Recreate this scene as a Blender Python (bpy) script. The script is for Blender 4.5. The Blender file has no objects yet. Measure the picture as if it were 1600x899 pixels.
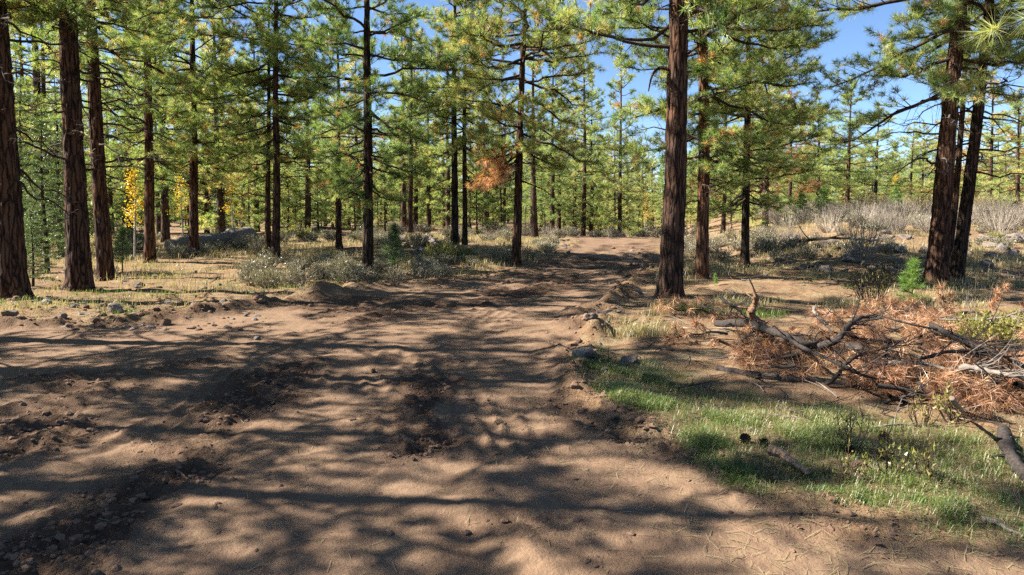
import bpy, math
import numpy as np
from math import radians, sin, cos, tan, pi

# ------------------------------------------------------------------ camera, sky, sun, exposure
scene = bpy.context.scene
COL = scene.collection
EYE = 1.6
PITCH = radians(3.0)
FPX = 1067.0                       # focal length in pixels of the 1600 px wide photograph (24 mm)
SHIFT_Y = -0.0441
cam_data = bpy.data.cameras.new('camera')
cam_data.lens = 24.0
cam_data.sensor_width = 36.0
cam_data.shift_y = SHIFT_Y
cam_data.clip_start = 0.05
cam_data.clip_end = 2000.0
cam = bpy.data.objects.new('camera', cam_data)
cam.location = (0, 0, EYE)
cam.rotation_euler = (pi / 2 - PITCH, 0, 0)
COL.objects.link(cam)
scene.camera = cam

SUN_EL = radians(41.0)
SUN_AZ = radians(-85.0)            # from +Y (view direction) towards +X: from the left
world = bpy.data.worlds.new('World')
scene.world = world
world.use_nodes = True
wn = world.node_tree
for n in list(wn.nodes):
    wn.nodes.remove(n)
sky = wn.nodes.new('ShaderNodeTexSky')
sky.sky_type = 'NISHITA'
sky.sun_disc = False
sky.sun_elevation = SUN_EL
sky.sun_rotation = SUN_AZ
sky.altitude = 2300.0
sky.air_density = 1.0
sky.dust_density = 0.0
sky.ozone_density = 4.5
bg = wn.nodes.new('ShaderNodeBackground')
bg.inputs['Strength'].default_value = 0.05
wo = wn.nodes.new('ShaderNodeOutputWorld')
wn.links.new(sky.outputs[0], bg.inputs[0])
wn.links.new(bg.outputs[0], wo.inputs[0])

sd = bpy.data.lights.new('sun', 'SUN')
sd.energy = 5.0
sd.angle = radians(0.53)
sd.color = (1.0, 0.93, 0.83)
sun = bpy.data.objects.new('sun', sd)
# lamp shines along its local -Z: tilt it so that -Z points away from the sun
import mathutils
to_sun = mathutils.Vector((sin(SUN_AZ) * cos(SUN_EL), cos(SUN_AZ) * cos(SUN_EL), sin(SUN_EL)))
sun.rotation_euler = to_sun.to_track_quat('Z', 'Y').to_euler()
COL.objects.link(sun)

scene.view_settings.view_transform = 'Standard'
scene.view_settings.look = 'None'
scene.view_settings.exposure = 2.12
scene.view_settings.gamma = 1.0
scene.view_settings.use_curve_mapping = False
scene.render.engine = 'CYCLES'
cy = scene.cycles
cy.max_bounces = 6
cy.diffuse_bounces = 4
cy.glossy_bounces = 1
cy.transmission_bounces = 3
cy.transparent_max_bounces = 4
cy.caustics_reflective = False
cy.caustics_refractive = False
cy.use_denoising = False
cy.sample_clamp_indirect = 4.0

# ------------------------------------------------------------------ numeric helpers
def hash3(ix, iy, iz, seed):
    n = (ix.astype(np.int64) * 374761393 + iy.astype(np.int64) * 668265263 + iz.astype(np.int64) * 1440662683 + seed * 974634599) & 0xFFFFFFFF
    n = ((n ^ (n >> 13)) * 1274126177) & 0xFFFFFFFF
    n = n ^ (n >> 16)
    n = (n * 2246822519) & 0xFFFFFFFF
    n = n ^ (n >> 15)
    return n.astype(np.float64) / 4294967295.0

def noise2(x, y, seed=0):
    """smooth value noise in -1..1"""
    ix = np.floor(x); iy = np.floor(y)
    fx = x - ix; fy = y - iy
    fx = fx * fx * fx * (fx * (fx * 6 - 15) + 10)
    fy = fy * fy * fy * (fy * (fy * 6 - 15) + 10)
    z = np.zeros_like(ix)
    a = hash3(ix, iy, z, seed); b = hash3(ix + 1, iy, z, seed)
    c = hash3(ix, iy + 1, z, seed); d = hash3(ix + 1, iy + 1, z, seed)
    return 2 * ((a + (b - a) * fx) * (1 - fy) + (c + (d - c) * fx) * fy) - 1

def noise3(x, y, z, seed=0):
    ix = np.floor(x); iy = np.floor(y); iz = np.floor(z)
    fx = x - ix; fy = y - iy; fz = z - iz
    fx = fx * fx * (3 - 2 * fx); fy = fy * fy * (3 - 2 * fy); fz = fz * fz * (3 - 2 * fz)
    r = 0
    for dz in (0, 1):
        wz = fz if dz else 1 - fz
        for dy in (0, 1):
            wy = fy if dy else 1 - fy
            a = hash3(ix, iy + dy, iz + dz, seed); b = hash3(ix + 1, iy + dy, iz + dz, seed)
            r = r + (a + (b - a) * fx) * wy * wz
    return 2 * r - 1

def fbm2(x, y, octv=4, seed=0, gain=0.5):
    r = 0; a = 1.0; c, s = 0.8, 0.6
    for i in range(octv):
        r = r + a * noise2(x, y, seed + i * 7)
        x, y = (c * x - s * y) * 2.03 + 3.1, (s * x + c * y) * 2.03 - 1.7
        a *= gain
    return r

def sstep(a, b, x):
    t = np.clip((x - a) / (b - a), 0, 1)
    return t * t * (3 - 2 * t)

def poly_dist(x, y, pts, closed):
    """distance to a polyline; for a closed one negative inside"""
    P = np.asarray(pts, float)
    d2 = np.full(x.shape, 1e18)
    inside = np.zeros(x.shape, bool)
    n = len(P)
    for i in range(n if closed else n - 1):
        a = P[i]; b = P[(i + 1) % n]
        e = b - a
        t = np.clip(((x - a[0]) * e[0] + (y - a[1]) * e[1]) / max(e @ e, 1e-12), 0, 1)
        d2 = np.minimum(d2, (x - a[0] - t * e[0]) ** 2 + (y - a[1] - t * e[1]) ** 2)
        if closed and a[1] != b[1]:
            c = ((a[1] > y) != (b[1] > y)) & (x < e[0] * (y - a[1]) / e[1] + a[0])
            inside ^= c
    d = np.sqrt(d2)
    if closed:
        d = np.where(inside, -d, d)
    return d

CP, SP = cos(PITCH), sin(PITCH)
def ray(px, py):
    u = (px - 800.0) / FPX
    v = (449.5 - py) / FPX + SHIFT_Y * 1600 / FPX
    return u, CP + v * SP, -SP + v * CP

# ------------------------------------------------------------------ lie of the land
def land(x, y):
    """large forms of the ground, metres"""
    rx = x - (0.205 * y + 1.2)
    z = 0.9 * sstep(0.0, 6.0, rx) * sstep(14.0, 28.0, y)
    z = z + 0.38 * np.exp(-(((x + 2.2) / 3.2) ** 2 + ((y - 25.0) / 4.5) ** 2))
    z = z + 0.20 * np.exp(-(((x + 8.0) / 4.0) ** 2 + ((y - 28.0) / 5.0) ** 2))
    z = z - 0.5 * sstep(40.0, 75.0, y) * (1 - sstep(0.0, 6.0, rx))
    z = z - 1.5 * sstep(33.0, 58.0, y) * np.exp(-((x - 0.16 * y - 0.3) / 5.5) ** 2) * 0.75
    z = z + 0.30 * sstep(60.0, 110.0, y)
    return z

def on_plane(px, py, z):
    """the point of height z that the photograph shows at that pixel"""
    dx, dy, dz = ray(px, py)
    t = (z - EYE) / dz
    return np.array([dx * t, dy * t, z])

def at(px, py, h=0.0):
    """point h metres above the ground seen at a pixel of the photograph"""
    z = h
    p = None
    for _ in range(40):
        p = on_plane(px, py, z)
        if p[1] < 0 or p[1] > 90:
            dx, dy, dz = ray(px, py)
            p = np.array([dx / dy * 70, 70.0, 0])
            break
        zn = h + float(land(np.array(p[0]), np.array(p[1])))
        z += 0.4 * (zn - z)
    p[2] = float(land(np.array(p[0]), np.array(p[1]))) + h
    return p

def dist_at(px, d):
    """ground point in the column of pixel px at depth d"""
    x = (px - 800.0) / FPX * d
    return np.array([x, d, float(land(np.array(x), np.array(d)))])

def flat(pts):
    return [tuple(at(a, b)[:2]) for a, b in pts]

left_edge = flat([(0, 512), (90, 506), (180, 503), (300, 494), (400, 478), (500, 464), (600, 449), (700, 440), (780, 431), (840, 419), (876, 404), (893, 388), (903, 376)])
right_edge = flat([(1020, 376), (1022, 386), (1012, 408), (990, 432), (964, 452), (940, 478), (918, 508), (888, 538), (872, 566), (890, 618), (955, 662), (1030, 704), (1110, 742), (1210, 786), (1350, 832), (1500, 868)])
ROAD = [(-14.0, left_edge[0][1] + .6)] + left_edge + [(left_edge[-1][0] + .4, 50.0), (left_edge[-1][0] + 1.0, 75.0), (right_edge[0][0] + 1.6, 75.0), (right_edge[0][0] + .6, 50.0)] + right_edge + [(4.2, 2.2), (6.0, 0.5), (6.0, -9.0), (-14.0, -9.0)]
RUT_A = flat([(60, 899), (200, 822), (282, 760), (318, 700), (380, 640), (450, 570), (560, 520), (690, 476), (830, 440), (920, 405), (958, 380)])
RUT_B = flat([(760, 899), (722, 800), (690, 720), (668, 640), (640, 575), (660, 520), (760, 476), (880, 440), (960, 405), (990, 380)])
RUT_C = flat([(0, 640), (180, 600), (380, 548), (540, 508), (680, 470)])
GRASS = flat([(872, 575), (935, 556), (1040, 585), (1090, 605), (1180, 628), (1300, 642), (1390, 655), (1470, 668), (1560, 690), (1660, 690), (1700, 880), (1560, 872), (1420, 842), (1290, 800), (1180, 772), (1100, 735), (1050, 690), (985, 665), (905, 625)])

def masks(x, y):
    n1 = fbm2(x * 1.3, y * 1.3, 4, 11)
    d = poly_dist(x, y, ROAD, True) + 0.16 * n1
    road = 1 - sstep(-0.12, 0.14, d)
    edge = np.exp(-((d - 0.12) / 0.30) ** 2) * sstep(2.0, 5.0, y + 0 * x)
    ra = np.minimum(poly_dist(x, y, RUT_A, False), poly_dist(x, y, RUT_B, False))
    rc = poly_dist(x, y, RUT_C, False)
    n2 = fbm2(x * 0.9 + 9, y * 0.9 - 4, 4, 23)
    wa = fbm2(x * 1.6 + 3, y * 1.6, 3, 27)
    rough = np.clip(1.05 * np.exp(-((ra + .22 * wa) / 0.34) ** 2) * sstep(-0.25, 0.45, n2) + 0.7 * np.exp(-(rc / 0.28) ** 2) * sstep(-0.2, 0.5, n2), 0, 1)
    stripe = np.sin(ra * 38 + 2.5 * fbm2(x * .8, y * .8, 2, 73)) * np.exp(-((ra - .35) / .55) ** 2) * sstep(-.2, .5, fbm2(x * .6 - 8, y * .6, 3, 75))
    rough = np.clip(rough + .45 * np.maximum(stripe, 0), 0, 1)
    rough = np.maximum(rough, 0.75 * sstep(0.36, 0.95, fbm2(x * 0.55 + 40, y * 0.55, 4, 31)))
    rough = np.maximum(rough, np.clip(edge * (0.9 + 0.5 * n1), 0, 1))
    return d, road, edge, ra, rough

def height(x, y, m=None):
    d, road, edge, ra, rough = m if m is not None else masks(x, y)
    off = sstep(-0.1, 1.2, d)
    z = land(x, y)
    z = z + off * (0.07 * fbm2(x * 0.35, y * 0.35, 3, 3) + 0.028 * fbm2(x * 1.4, y * 1.4, 3, 5))
    z = z + 0.035 * fbm2(x * 0.3, y * 0.3, 2, 8) * (1 - off)
    rn = sstep(-.3, .5, fbm2(x * 0.8, y * 0.8, 3, 37))
    z = z + 0.007 * road * np.sin(ra * 38 + 2.5 * fbm2(x * .8, y * .8, 2, 73)) * np.exp(-((ra - .35) / .55) ** 2) * sstep(-.2, .5, fbm2(x * .6 - 8, y * .6, 3, 75)) * (1 - sstep(9, 16, y))
    z = z - 0.026 * rn * np.exp(-(ra / 0.14) ** 2) * road + 0.016 * rn * np.exp(-((ra - 0.24) / 0.10) ** 2) * road
    z = z + road * 0.03 * sstep(14, 22, y + 0 * x) * fbm2(x * 1.1, y * 0.9, 3, 15)
    z = z + (1 - .75 * sstep(11, 18, y)) * edge * (0.09 + 0.13 * fbm2(x * 1.7, y * 1.7, 3, 13)) * sstep(4.5, 7.5, y + 0 * x)
    f1 = 1 - sstep(20, 45, y); f2 = 1 - sstep(7, 14, y); f3 = 1 - sstep(4, 8, y)
    c1 = fbm2(x * 5, y * 5, 3, 17); c2 = np.abs(fbm2(x * 13, y * 13, 2, 19)); c3 = fbm2(x * 31, y * 31, 2, 29)
    z = z + rough * (0.030 * c1 * f1 + 0.022 * c2 * f2 + 0.008 * c3 * f3)
    z = z + 0.0085 * c1 * f1 + 0.0045 * c2 * f2 + 0.0020 * c3 * f3
    return z

def height1(x, y):
    return float(height(np.array([float(x)]), np.array([float(y)]))[0])

# ------------------------------------------------------------------ mesh helpers
class Geo:
    """collects triangles / quads with a material slot and a per-vertex tint"""
    def __init__(self):
        self.V = []; self.F = []; self.M = []; self.T = []; self.n = 0
    def add(self, V, F, mat=0, tint=0.5):
        V = np.asarray(V, np.float32).reshape(-1, 3)
        F = np.asarray(F, np.int64)
        self.V.append(V); self.F.append(F + self.n); self.M.append(np.full(len(F), mat, np.int32))
        self.T.append(np.broadcast_to(np.asarray(tint, np.float32), (len(V),)).copy())
        self.n += len(V)
    def placed(self, other, mat4, tint_shift=0.0):
        """add another Geo moved by a 4x4 matrix"""
        R = mat4[:3, :3].T; t = mat4[:3, 3]
        for V, F, M, T in zip(other.V, other.F, other.M, other.T):
            pass
        o = other.merged()
        V = o[0] @ R + t
        base = self.n
        self.V.append(V.astype(np.float32)); self.T.append(np.clip(o[3] + tint_shift * (o[3] < .85), 0, 1).astype(np.float32))
        for F, M in zip(o[1], o[2]):
            self.F.append(F + base); self.M.append(M)
        self.n += len(V)
    def merged(self):
        if not hasattr(self, '_m'):
            V = np.concatenate(self.V); T = np.concatenate(self.T)
            Fs = []; Ms = []
            for k in (3, 4):
                f = [F for F in self.F if F.shape[1] == k]; m = [M for F, M in zip(self.F, self.M) if F.shape[1] == k]
                if f:
                    Fs.append(np.concatenate(f)); Ms.append(np.concatenate(m))
            self._m = (V, Fs, Ms, T)
        return self._m
    def mesh(self, name, mats, smooth=False):
        V = np.concatenate(self.V); T = np.concatenate(self.T)
        me = bpy.data.meshes.new(name)
        loops = np.concatenate([F.ravel() for F in self.F])
        sizes = np.concatenate([np.full(len(F), F.shape[1]) for F in self.F])
        starts = np.concatenate([[0], np.cumsum(sizes)[:-1]])
        me.vertices.add(len(V)); me.vertices.foreach_set('co', V.ravel().astype(np.float32))
        me.loops.add(len(loops)); me.loops.foreach_set('vertex_index', loops.astype(np.int32))
        me.polygons.add(len(sizes)); me.polygons.foreach_set('loop_start', starts.astype(np.int32))
        me.polygons.foreach_set('material_index', np.concatenate(self.M))
        me.polygons.foreach_set('use_smooth', np.full(len(sizes), smooth))
        a = me.attributes.new('tint', 'FLOAT', 'POINT'); a.data.foreach_set('value', T)
        for m in (mats if isinstance(mats, (list, tuple)) else [mats]):
            me.materials.append(m)
        me.update(calc_edges=True)
        return me

def link(name, data, parent=None, loc=None, rot=None, scale=None):
    o = bpy.data.objects.new(name, data)
    COL.objects.link(o)
    if parent is not None:
        o.parent = parent
    if loc is not None:
        o.location = [float(c) for c in loc]
    if rot is not None:
        o.rotation_euler = [float(c) for c in rot]
    if scale is not None:
        o.scale = (scale,) * 3 if np.isscalar(scale) else scale
    return o

def tag(o, label=None, cat=None, group=None, kind=None):
    if label: o['label'] = label
    if cat: o['category'] = cat
    if group: o['group'] = group
    if kind: o['kind'] = kind
    return o

def norm(v):
    v = np.asarray(v, float)
    return v / np.maximum(np.linalg.norm(v, axis=-1, keepdims=True), 1e-9)

def tube(path, radii, k=6, cap=False):
    P = np.asarray(path, float); n = len(P)
    r = np.broadcast_to(np.asarray(radii, float), (n,))
    T = norm(np.gradient(P, axis=0))
    mean = norm(T.mean(0))
    ref = np.array([0, 0, 1.0]) if abs(mean[2]) < 0.75 else np.array([1.0, 0, 0])
    S = norm(np.cross(T, ref)); U = np.cross(S, T)
    a = np.arange(k) * 2 * pi / k
    V = P[:, None] + r[:, None, None] * (np.cos(a)[None, :, None] * S[:, None] + np.sin(a)[None, :, None] * U[:, None])
    i = np.arange(n - 1)[:, None] * k; j = np.arange(k)[None]
    j2 = (j + 1) % k
    F = np.stack([i + j, i + j2, i + k + j2, i + k + j], -1).reshape(-1, 4)
    V = V.reshape(-1, 3)
    return V, F

def smooth_path(pts, n):
    """Catmull-Rom through the points"""
    P = np.asarray(pts, float)
    P = np.vstack([2 * P[0] - P[1], P, 2 * P[-1] - P[-2]])
    m = len(P) - 3
    t = np.linspace(0, m - 1e-6, n); i = t.astype(int); f = (t - i)[:, None]
    p0, p1, p2, p3 = P[i], P[i + 1], P[i + 2], P[i + 3]
    return 0.5 * (2 * p1 + (p2 - p0) * f + (2 * p0 - 5 * p1 + 4 * p2 - p3) * f ** 2 + (3 * p1 - p0 - 3 * p2 + p3) * f ** 3)

def rotz(a):
    return np.array([[cos(a), -sin(a), 0], [sin(a), cos(a), 0], [0, 0, 1.0]])
def roty(a):
    return np.array([[cos(a), 0, sin(a)], [0, 1, 0], [-sin(a), 0, cos(a)]])
def rotx(a):
    return np.array([[1, 0, 0], [0, cos(a), -sin(a)], [0, sin(a), cos(a)]])
def mat4(R, t, s=1.0):
    m = np.eye(4); m[:3, :3] = R * s; m[:3, 3] = t
    return m

# ------------------------------------------------------------------ materials
def material(name, build):
    m = bpy.data.materials.new(name); m.use_nodes = True
    nt = m.node_tree
    for n in list(nt.nodes): nt.nodes.remove(n)
    out = nt.nodes.new('ShaderNodeOutputMaterial')
    build(nt, out)
    return m

class N:
    """small node-tree writer"""
    def __init__(s, nt): s.nt = nt
    def node(s, t, **kw):
        n = s.nt.nodes.new(t)
        for k, v in kw.items(): setattr(n, k, v)
        return n
    def put(s, sock, v):
        if isinstance(v, bpy.types.NodeSocket): s.nt.links.new(v, sock)
        elif v is not None:
            if isinstance(v, tuple) and len(v) == 3 and sock.type == 'RGBA': v = v + (1,)
            sock.default_value = v
    def attr(s, name): return s.node('ShaderNodeAttribute', attribute_name=name).outputs['Fac']
    def coord(s, which='Object'): return s.node('ShaderNodeTexCoord').outputs[which]
    def scale(s, vec, sc):
        n = s.node('ShaderNodeMapping'); s.put(n.inputs['Vector'], vec); n.inputs['Scale'].default_value = sc
        return n.outputs[0]
    def noise(s, vec, scale, detail=4, rough=0.55, dist=0.0):
        n = s.node('ShaderNodeTexNoise'); s.put(n.inputs['Vector'], vec)
        n.inputs['Scale'].default_value = scale; n.inputs['Detail'].default_value = detail
        n.inputs['Roughness'].default_value = rough; n.inputs['Distortion'].default_value = dist
        return n.outputs['Fac']
    def voronoi(s, vec, scale, feature='DISTANCE_TO_EDGE', rnd=1.0):
        n = s.node('ShaderNodeTexVoronoi', feature=feature); s.put(n.inputs['Vector'], vec)
        n.inputs['Scale'].default_value = scale; n.inputs['Randomness'].default_value = rnd
        return n.outputs['Distance']
    def ramp(s, fac, stops):
        n = s.node('ShaderNodeValToRGB'); s.put(n.inputs[0], fac)
        e = n.color_ramp.elements
        while len(e) < len(stops): e.new(0.5)
        for el, (p, c) in zip(e, stops):
            el.position = p
            el.color = (c, c, c, 1) if np.isscalar(c) else tuple(c) + (1,)
        return n.outputs[0]
    def mix(s, fac, a, b, mode='MIX'):
        n = s.node('ShaderNodeMix', data_type='RGBA', blend_type=mode)
        s.put(n.inputs[0], fac); s.put(n.inputs[6], a); s.put(n.inputs[7], b)
        return n.outputs[2]
    def math(s, op, a, b=0.0, clamp=False):
        n = s.node('ShaderNodeMath', operation=op, use_clamp=clamp)
        s.put(n.inputs[0], a); s.put(n.inputs[1], b)
        return n.outputs[0]
    def bump(s, h, strength=0.5, dist=0.02, normal=None):
        n = s.node('ShaderNodeBump'); s.put(n.inputs['Height'], h)
        n.inputs['Strength'].default_value = strength; n.inputs['Distance'].default_value = dist
        if normal is not None: s.put(n.inputs['Normal'], normal)
        return n.outputs[0]
    def principled(s, col, rough=0.9, normal=None, spec=0.2):
        n = s.node('ShaderNodeBsdfPrincipled'); s.put(n.inputs['Base Color'], col); s.put(n.inputs['Roughness'], rough)
        n.inputs['Specular IOR Level'].default_value = spec
        if normal is not None: s.put(n.inputs['Normal'], normal)
        return n.outputs[0]
    def leaf(s, col, trans=0.4, rough=0.55, spec=0.3, tcol=None):
        p = s.principled(col, rough, None, spec)
        t = s.node('ShaderNodeBsdfTranslucent'); s.put(t.inputs[0], tcol if tcol is not None else col)
        m = s.node('ShaderNodeMixShader'); m.inputs[0].default_value = trans
        s.nt.links.new(p, m.inputs[1]); s.nt.links.new(t.outputs[0], m.inputs[2])
        return m.outputs[0]
    def objred(s):
        q = s.node('ShaderNodeSeparateColor'); s.put(q.inputs[0], s.node('ShaderNodeObjectInfo').outputs['Color'])
        return q.outputs[0]
    def rnd(s): return s.node('ShaderNodeObjectInfo').outputs['Random']

def needle_mat(name, stops, trans=0.5, hue=0.06):
    def b(nt, out):
        n = N(nt)
        t = n.attr('tint')
        sh = n.math('MULTIPLY', n.math('SUBTRACT', n.rnd(), 0.5), hue * 2)
        # keep brown tufts (tint above .9) brown: shift only the greens
        sh = n.math('ADD', sh, n.math('SUBTRACT', n.objred(), 1.0))
        g = n.math('LESS_THAN', t, 0.86)
        t2 = n.math('ADD', t, n.math('MULTIPLY', sh, g), True)
        c = n.ramp(t2, stops)
        warm = n.mix(1.0, c, (1.25, 1.25, 0.62), 'MULTIPLY')
        nt.links.new(n.leaf(c, trans, 0.42, 0.5, warm), out.inputs[0])
    return material(name, b)

M_NEEDLE = needle_mat('pine_needles', [(0.0, (0.079, 0.157, 0.054)), (0.35, (0.203, 0.286, 0.095)), (0.70, (0.395, 0.420, 0.168)), (0.86, (0.531, 0.487, 0.252)), (0.93, (0.373, 0.179, 0.067)), (1.0, (0.407, 0.213, 0.090))])
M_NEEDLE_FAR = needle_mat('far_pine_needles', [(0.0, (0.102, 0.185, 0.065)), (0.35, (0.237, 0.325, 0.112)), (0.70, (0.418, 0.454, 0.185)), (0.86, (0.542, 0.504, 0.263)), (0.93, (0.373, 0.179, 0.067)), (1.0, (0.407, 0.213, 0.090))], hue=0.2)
M_BROWN = needle_mat('dead_pine_needles', [(0.0, (0.160, 0.072, 0.039)), (0.35, (0.272, 0.136, 0.074)), (0.6, (0.384, 0.212, 0.119)), (0.86, (0.480, 0.304, 0.184)), (1.0, (0.480, 0.288, 0.164))], trans=0.25, hue=0.28)
M_FIR = needle_mat('fir_needles', [(0.0, (0.050, 0.090, 0.032)), (0.6, (0.117, 0.176, 0.063)), (1.0, (0.180, 0.234, 0.099))], trans=0.3)
M_GREEN = needle_mat('fresh_green_needles', [(0.0, (0.081, 0.171, 0.036)), (0.6, (0.162, 0.270, 0.054)), (1.0, (0.243, 0.324, 0.090))], trans=0.35)
M_ASPEN = needle_mat('aspen_leaves', [(0.0, (0.360, 0.224, 0.016)), (0.6, (0.528, 0.344, 0.020)), (1.0, (0.440, 0.368, 0.048))], trans=0.5)
M_GRASS = needle_mat('grass_blades', [(0.0, (0.044, 0.096, 0.018)), (0.45, (0.096, 0.160, 0.030)), (0.70, (0.176, 0.200, 0.049)), (0.80, (0.288, 0.240, 0.127)), (1.0, (0.384, 0.320, 0.201))], trans=0.35, hue=0.0)
M_SAGE = needle_mat('sage_leaves', [(0.0, (0.147, 0.136, 0.100)), (0.6, (0.243, 0.224, 0.162)), (1.0, (0.331, 0.294, 0.199))], trans=0.25, hue=0.2)
M_RABBIT = needle_mat('yellow_green_leaves', [(0.0, (0.128, 0.144, 0.037)), (0.6, (0.240, 0.232, 0.061)), (1.0, (0.336, 0.288, 0.098))], trans=0.35, hue=0.2)
M_OAK = needle_mat('autumn_shrub_leaves', [(0.0, (0.192, 0.168, 0.066)), (0.5, (0.288, 0.240, 0.082)), (1.0, (0.352, 0.224, 0.082))], trans=0.35, hue=0.3)

def bark(name, dark, mid, light, zs=0.11, scale=15.0, bump=1.0):
    def b(nt, out):
        n = N(nt)
        co = n.coord('Object')
        rnd = n.rnd()
        wv = n.node('ShaderNodeTexNoise'); wv.inputs['Scale'].default_value = 5.0; n.put(wv.inputs['Vector'], co)
        va = n.node('ShaderNodeVectorMath', operation='SCALE'); n.put(va.inputs[0], wv.outputs['Color']); va.inputs['Scale'].default_value = 0.07
        vs = n.node('ShaderNodeVectorMath', operation='ADD'); n.put(vs.inputs[0], co); n.put(vs.inputs[1], va.outputs[0])
        v = n.scale(vs.outputs[0], (1, 1, zs))
        plates = n.voronoi(v, scale, 'DISTANCE_TO_EDGE')
        f = n.noise(v, scale * 1.6, 6, 0.65, 0.4)
        big = n.noise(n.scale(co, (1, 1, 0.5)), 2.2, 3)
        crack = n.ramp(n.math('ADD', plates, n.math('MULTIPLY', n.math('SUBTRACT', f, 0.5), 0.35)), [(0.0, 0.0), (0.20, 1.0)])
        c = n.mix(n.ramp(f, [(0.35, 0.0), (0.68, 1.0)]), mid, light)
        c = n.mix(n.ramp(n.math('ADD', big, n.math('MULTIPLY', n.math('SUBTRACT', rnd, .5), 0.25)), [(0.40, 0.0), (0.62, 1.0)]), n.mix(0.6, c, (0.057, 0.044, 0.037)), c)
        c = n.mix(crack, dark, c)
        h = n.math('ADD', n.math('MULTIPLY', crack, 0.7), n.math('MULTIPLY', f, 0.6))
        nt.links.new(n.principled(c, 0.95, n.bump(h, bump, 0.02), 0.1), out.inputs[0])
    return material(name, b)

M_BARK = bark('pine_bark', (0.010, 0.007, 0.006), (0.070, 0.034, 0.020), (0.156, 0.076, 0.041))
M_BARK_RED = bark('red_pine_bark', (0.014, 0.008, 0.006), (0.110, 0.044, 0.020), (0.213, 0.096, 0.044))
M_BARK_DARK = bark('dark_pine_bark', (0.006, 0.006, 0.005), (0.034, 0.022, 0.014), (0.076, 0.045, 0.030))
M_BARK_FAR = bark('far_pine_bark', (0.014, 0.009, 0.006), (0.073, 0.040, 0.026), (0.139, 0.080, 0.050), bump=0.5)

def wood(name, a, b_, scale=20.0):
    def b(nt, out):
        n = N(nt)
        f = n.noise(n.scale(n.coord('Object'), (1, 1, 1)), scale, 5, 0.6)
        c = n.mix(n.ramp(f, [(0.3, 0.0), (0.7, 1.0)]), a, b_)
        nt.links.new(n.principled(c, 0.9, n.bump(f, 0.6, 0.01), 0.15), out.inputs[0])
    return material(name, b)
M_LIMB = wood('limb_bark', (0.020, 0.014, 0.010), (0.060, 0.040, 0.030))
M_GREY = wood('weathered_wood', (0.086, 0.072, 0.060), (0.199, 0.173, 0.146))
M_LOGBARK = wood('log_bark', (0.050, 0.038, 0.032), (0.139, 0.110, 0.090), 14)
M_DEADWOOD = wood('dead_branch_bark', (0.010, 0.0085, 0.008), (0.062, 0.050, 0.043), 42)
M_PALE = wood('pale_stripped_wood', (0.146, 0.106, 0.076), (0.266, 0.213, 0.156))
M_TAN = wood('broken_wood', (0.068, 0.038, 0.022), (0.216, 0.132, 0.078), 45)
M_ASPENBARK = wood('aspen_bark', (0.199, 0.186, 0.153), (0.412, 0.385, 0.332), 8)
M_TWIG = wood('shrub_twigs', (0.165, 0.14, 0.112), (0.34, 0.29, 0.235))
M_CHUNK = wood('split_wood', (0.10, 0.068, 0.046), (0.24, 0.165, 0.11), 60)
M_CONE = wood('cone_scales', (0.023, 0.014, 0.011), (0.080, 0.050, 0.037), 60)
M_STEMRED = wood('brown_twigs', (0.046, 0.028, 0.022), (0.113, 0.070, 0.053))

def rock_mat(name, a, b_, c_):
    def b(nt, out):
        n = N(nt)
        co = n.coord('Object')
        f = n.noise(co, 6.0, 8, 0.65); g = n.noise(co, 2.0, 3); k = n.noise(co, 38.0, 3, 0.6)
        c = n.mix(n.ramp(f, [(0.35, 0.0), (0.68, 1.0)]), a, b_)
        c = n.mix(n.ramp(g, [(0.50, 0.0), (0.66, 1.0)]), c, c_)
        c = n.mix(n.math('MULTIPLY', n.rnd(), 0.35), c, c_)
        h = n.math('ADD', f, n.math('MULTIPLY', k, 0.35))
        nt.links.new(n.principled(c, 0.95, n.bump(h, 0.9, 0.03), 0.15), out.inputs[0])
    return material(name, b)
M_ROCK = rock_mat('grey_rock', (0.094, 0.080, 0.071), (0.214, 0.192, 0.175), (0.157, 0.109, 0.078))
M_ROCK_PALE = rock_mat('pale_rock', (0.139, 0.122, 0.107), (0.277, 0.249, 0.220), (0.202, 0.153, 0.116))
M_CLOD = rock_mat('dirt_clods', (0.101, 0.062, 0.041), (0.183, 0.119, 0.081), (0.139, 0.083, 0.055))

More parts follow.
